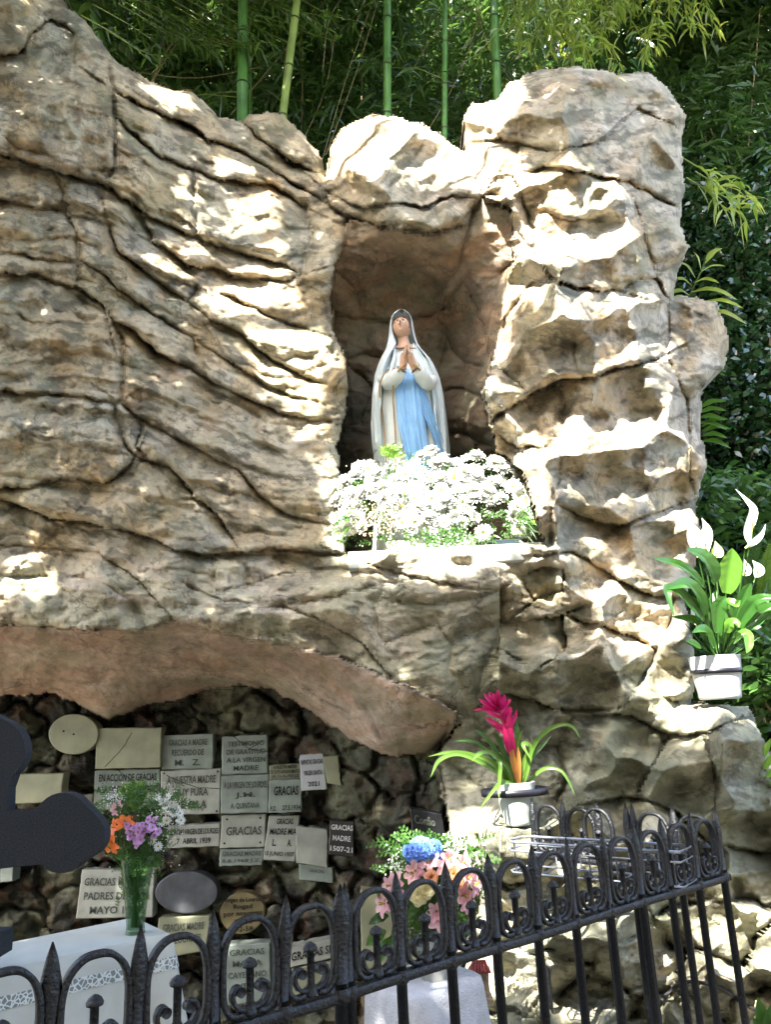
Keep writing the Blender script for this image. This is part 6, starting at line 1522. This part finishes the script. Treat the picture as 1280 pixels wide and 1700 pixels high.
mass('undergrowth', 'dark undergrowth at the right, behind the shrubs', 'undergrowth', 5200, (1080, 250, 1500, 1150), (5.4, 7.0), (.09, .18), .16, 'leaf_dark')
# leafy branch beside the column
lb = empty('leafy_branch', tuple(P(1150, 520, 4.35)), 'bright green laurel shoot sticking out right of the column', 'branch'); LB0 = np.array(lb.location)
mb = MB(); mb.tube(smoothpath(P([1130, 1150, 1165, 1172], [520, 480, 450, 430], [4.5, 4.4, 4.35, 4.3]), 4) - LB0, .005, 6); mb.build('stem', M['stem'], lb)
for (x0, y0, x1, y1) in [(1168, 440, 1200, 412), (1165, 450, 1152, 418), (1160, 455, 1205, 442), (1155, 462, 1128, 436), (1152, 470, 1195, 470), (1150, 475, 1118, 465), (1148, 485, 1210, 488), (1160, 480, 1225, 498), (1145, 490, 1112, 488), (1170, 500, 1235, 512), (1175, 515, 1240, 538), (1150, 500, 1110, 500)]:
    mb = MB(); a, e = P(x0, y0, 4.35), P(x1, y1, 4.2 + random.uniform(-.05, .1)); leafblade(mb, [a - LB0, (a + e) / 2 + [0, -.01, .02] - LB0, e - LB0], .022, 0, .3, prof=([0, .4, .8, 1], [.15, 1, .6, .04])); mb.build('leaf', M['bam_y'], lb)
for j, (cx, cy) in enumerate([(1172, 690), (1178, 720), (1172, 600)]):
    lb2 = empty('leafy_twig', tuple(P(cx, cy, 4.4)), ['pale glossy leaf cluster just right of the column at hip height of the statue', 'lowest pale leaf cluster peeking out right of the column', 'pale leaf cluster under the round boulder at right'][j], 'twig'); O2 = np.array(lb2.location)
    for i in range(4):
        mb = MB(); a = P(cx - 12, cy + i * 8 - 12, 4.4); e = P(cx + 28 + 8 * random.random(), cy + i * 16 - 24, 4.3); leafblade(mb, [a - O2, (a + e) / 2 + [0, 0, .02] - O2, e - O2], .022, 0, .3, prof=([0, .4, .8, 1], [.15, 1, .6, .04])); mb.build('leaf', M['lily_lime'], lb2)
# fern
fr = empty('fern', tuple(P(1262, 1010, 4.1)), 'green fern fronds behind the peace lily at the right frame edge', 'fern'); FO = np.array(fr.location)
for (x0, y0, x1, y1, x2, y2) in [(1262, 1000, 1250, 940, 1262, 885), (1268, 1000, 1275, 940, 1300, 900), (1262, 1000, 1240, 960, 1225, 925), (1270, 1000, 1300, 960, 1340, 950), (1262, 1010, 1270, 960, 1278, 905), (1255, 1010, 1238, 985, 1215, 975)]:
    p = smoothpath(P([x0, x1, x2], [y0, y1, y2], [4.1, 4.0, 3.9]), 14) - FO; mb = MB(); mb.tube(p, .002, 4); n = len(p); t = np.gradient(p, axis=0); t /= np.linalg.norm(t, axis=1)[:, None]
    for i in range(2, n):
        for s in (-1, 1):
            sd = np.cross(t[i], [0, -1, .3]) * s; L_ = .075 * math.sin(math.pi * (.12 + .85 * i / n)); b = p[i]; e = b + sd * L_ + t[i] * L_ * .4; k = t[i] * .006; mb.face([b - k, (b + e) / 2 - k, e, (b + e) / 2 + k, b + k])
    mb.build('frond', M['leaf_lime'] if x1 > 1260 else M['leaf'], fr)
# bottom right leaves
bl = empty('low_plant', tuple(P(1262, 1720, 2.6)), 'broad green leaf tips at the bottom right corner outside the fence', 'plant'); O3 = np.array(bl.location)
for (x1, y1) in [(1258, 1655), (1280, 1668), (1250, 1690)]:
    mb = MB(); a, e = P(1272, 1740, 2.6), P(x1, y1, 2.55); leafblade(mb, [a - O3, (a + e) / 2 - O3, e - O3], .028, 0, .4, prof=([0, .4, .8, 1], [.5, 1, .6, .04])); mb.build('leaf', M['leaf'], bl)
mb = MB()
for i in range(5):
    mb = MB(); a = P(1262 + i * 6, 1262 + i * 14, 3.3); e = P(1280 + i * 8, 1226 + i * 20, 3.2); leafblade(mb, [a - np.array(bl.location), (a + e) / 2 - O3, e - O3], .014, 0, .3); mb.build('leaf', M['leaf_lime'], bl)

# ------------------------------------------------------------------ the tree overhead whose leaves dapple the rock
S = SUN; e1 = np.cross(S, [0, 1.0, 0]); e1 /= np.linalg.norm(e1); e2 = np.cross(S, e1)
C0 = np.array([.2, 3.6, 4.0]) + S * 3.3
LITP = [  # where the sun reaches, in photo coordinates
    [(543, 262), (575, 203), (620, 188), (700, 205), (770, 250), (782, 295), (800, 322), (700, 300), (640, 296), (545, 285)],
    [(772, 180), (800, 168), (850, 132), (872, 150), (845, 190), (838, 240), (868, 280), (940, 300), (1030, 300), (1022, 345), (1055, 395), (1040, 440), (1062, 470), (1030, 482), (960, 475), (900, 440), (880, 470), (832, 560), (828, 500), (852, 440), (812, 460), (808, 345), (800, 320), (775, 260)],
    [(880, 480), (1035, 480), (1090, 490), (1085, 540), (1060, 600), (1000, 520), (950, 500), (900, 510)],
    [(1040, 470), (1100, 475), (1095, 590), (1075, 600)], [(832, 520), (850, 540), (838, 600), (826, 650), (822, 600)],
    [(960, 655), (1040, 690), (1080, 655), (1140, 670), (1135, 720), (1080, 790), (1060, 760), (1000, 800), (950, 830), (925, 800), (935, 700)], [(812, 700), (850, 690), (845, 760), (820, 760)],
    [(1085, 760), (1120, 790), (1160, 860), (1140, 890), (1100, 880)], [(930, 850), (1020, 875), (1010, 900), (940, 880)],
    [(555, 745), (900, 745), (905, 905), (960, 920), (1010, 945), (1000, 960), (900, 935), (700, 950), (560, 925)], [(1000, 945), (1110, 1000), (1125, 1060), (1070, 1090), (1010, 1060), (990, 1000)],
    [(1070, 1110), (1140, 1165), (1240, 1170), (1160, 1215), (1100, 1200), (1060, 1160), (1062, 1130)], [(360, 265), (420, 290), (450, 310), (448, 350), (480, 430), (350, 400), (400, 370), (370, 300)], [(295, 320), (325, 290), (330, 385), (300, 370)],
    [(315, 440), (480, 465), (492, 520), (545, 570), (560, 600), (460, 590), (400, 550), (320, 490)], [(235, 425), (300, 440), (325, 480), (290, 480)], [(400, 560), (520, 600), (530, 650), (540, 690), (470, 660), (430, 620)], [(470, 700), (535, 710), (545, 735), (500, 730)],
    [(-100, 905), (60, 905), (75, 925), (-100, 930)], [(-100, 955), (90, 958), (120, 980), (-100, 985)], [(-200, 870), (100, 872), (70, 888), (-200, 890)], [(640, 1390), (800, 1350), (860, 1385), (980, 1400), (960, 1480), (820, 1480)],
    [(790, 1540), (960, 1510), (990, 1580), (1000, 1700), (780, 1700)], [(1030, 1500), (1110, 1560), (1100, 1700), (1020, 1700), (1060, 1600)], [(1160, 1530), (1290, 1520), (1300, 1700), (1180, 1700)], [(745, 1600), (790, 1600), (795, 1660), (760, 1660)],
    [(1140, 840), (1300, 820), (1320, 1160), (1210, 1160), (1180, 1000), (1150, 920)], [(205, 140), (290, 150), (330, 180), (260, 170)], [(520, 262), (545, 262), (540, 290)],
]
litm = np.zeros(GX.shape, bool)
for pl in LITP: litm |= inside(GX + 5 * pn(GX / 22, GY / 22, 101) + 3 * pn(GX / 8, GY / 8, 102), GY + 5 * pn(GX / 22, GY / 22, 103) + 3 * pn(GX / 8, GY / 8, 104), pl)
litm &= ~(fbm(GX / 26, GY / 20, 3, 105) > .60)
key = inside(GX, GY, [(540, 235), (800, 235), (800, 330), (540, 330)]); litm &= ~(key & (fbm(GX / 16 + GY / 20, GY / 9, 3, 107) > .12))
litm |= (fbm(GX / 11, GY / 9, 2, 106) > .95) & main & (GX < 560) & (GY < 760)
okc = (m_in & main)
rock_uv = None
pts = ROCK[okc]; lv = litm[okc]
# flowers and plants that stand in the sun, too
ex = []; exl = []
for x, y in RNG.uniform((556, 742), (892, 900), (9000, 2)): ex.append(P(x, y, moundY(x, y) if 550 < x < 895 else 3.6)); exl.append(bool(y > 750)); ex.append(ex[-1]); exl.append(exl[-1]); ex.append(ex[-1]); exl.append(exl[-1])
for x, y in RNG.uniform((-150, 1380), (740, 1850), (9000, 2)): ex.append(P(x, y, random.uniform(1.3, 2.9))); exl.append(False)
for x, y in RNG.uniform((1120, 830), (1300, 1160), (5000, 2)): ex.append(P(x, y, 3.14)); exl.append(bool(pn(x / 30, y / 30, 9) > -.25))
pts = np.vstack([pts, ex]); lv = np.concatenate([lv, exl])
uA = (pts - C0) @ e1; vA = (pts - C0) @ e2; CELL = .02
u0, v0 = uA.min() - .3, vA.min() - .3; nu_, nv_ = int((uA.max() - u0 + .3) / CELL), int((vA.max() - v0 + .3) / CELL)
iu = ((uA - u0) / CELL).astype(int); iv = ((vA - v0) / CELL).astype(int)
LIT = np.zeros((nu_, nv_)); SHD = np.zeros((nu_, nv_)); np.add.at(LIT, (iu, iv), lv * 1.0); np.add.at(SHD, (iu, iv), (~lv) * 1.0)
def blur(a):
    b = a.copy()
    for dx in (-1, 0, 1):
        for dy in (-1, 0, 1):
            if dx or dy: b += .6 * np.roll(a, (dx, dy), (0, 1))
    return b
LB_, SB_ = blur(LIT), blur(SHD); HOLE = LB_ > SB_ * .6
HOLE &= LB_ > 0
print('canopy map', HOLE.shape, HOLE.mean())
def free_at(u, v, r_):
    k = np.zeros(u.shape, bool)
    for a in np.linspace(0, 2 * math.pi, 9)[:-1]:
        i = np.clip(((u + r_ * math.cos(a) - u0) / CELL).astype(int), 0, nu_ - 1); j = np.clip(((v + r_ * math.sin(a) - v0) / CELL).astype(int), 0, nv_ - 1); k |= HOLE[i, j]
    i = np.clip(((u - u0) / CELL).astype(int), 0, nu_ - 1); j = np.clip(((v - v0) / CELL).astype(int), 0, nv_ - 1); k |= HOLE[i, j]; return ~k
tree = empty('shade_tree', (-3.4, 1.2, 0), 'broad leafy tree overhead, outside the picture, whose crown dapples the rock with shade', 'tree'); TO = np.array(tree.location)
lvs = []
for size, cnt in ((.17, 16000), (.09, 30000), (.05, 45000), (.028, 60000)):
    u = RNG.uniform(u0 - .2, u0 + nu_ * CELL + .2, cnt); v = RNG.uniform(v0 - .2, v0 + nv_ * CELL + .2, cnt); ok_ = free_at(u, v, size * .42)
    u, v = u[ok_], v[ok_]; n = len(u); p = C0 + u[:, None] * e1 + v[:, None] * e2 + S * RNG.uniform(-.12, .5, n)[:, None]
    a = RNG.uniform(0, 6.28, n); d = np.cos(a)[:, None] * e1 + np.sin(a)[:, None] * e2; s_ = np.cross(S, d) + S * RNG.normal(0, .35, n)[:, None]; hl = size * .5
    lvs.append(np.stack([p - d * hl, p + s_ * hl * .52, p + d * hl, p - s_ * hl * .52], 1))
lv_ = np.concatenate(lvs); print('canopy leaves', len(lv_))
me = fastmesh('crown', lv_.reshape(-1, 3) - TO, np.arange(len(lv_) * 4).reshape(-1, 4), False); add('crown', me, tree, leafmat('tree_leaf', (.035, .09, .02), (.06, .13, .03), .4, .12))['kind'] = 'stuff'
cc_ = C0 + (u0 + nu_ * CELL * .4) * e1 + (v0 + nv_ * CELL * .5) * e2 + S * .6
mb = MB(); mb.tube(smoothpath(np.array([(0, 0, 0), (.05, .05, 2), (.2, .1, 4.2), (.6, .3, 5.8)]), 5), np.linspace(.2, .12, 16), 12); mb.build('trunk', simple('bark', (.09, .07, .05), .95, .1, 0, .4, 9, 1, 30), tree)
for k in range(7):
    t = C0 + (u0 + nu_ * CELL * random.uniform(.1, .9)) * e1 + (v0 + nv_ * CELL * random.uniform(.1, .9)) * e2 + S * .75 - TO; mb = MB(); b = np.array([.6, .3, 5.7]); mb.tube(smoothpath(np.array([b, (b * .6 + t * .4) + S * .8, t]), 5), np.linspace(.06, .012, 11), 7); mb.build('limb', simple('bark_limb', (.09, .07, .05), .95), tree)
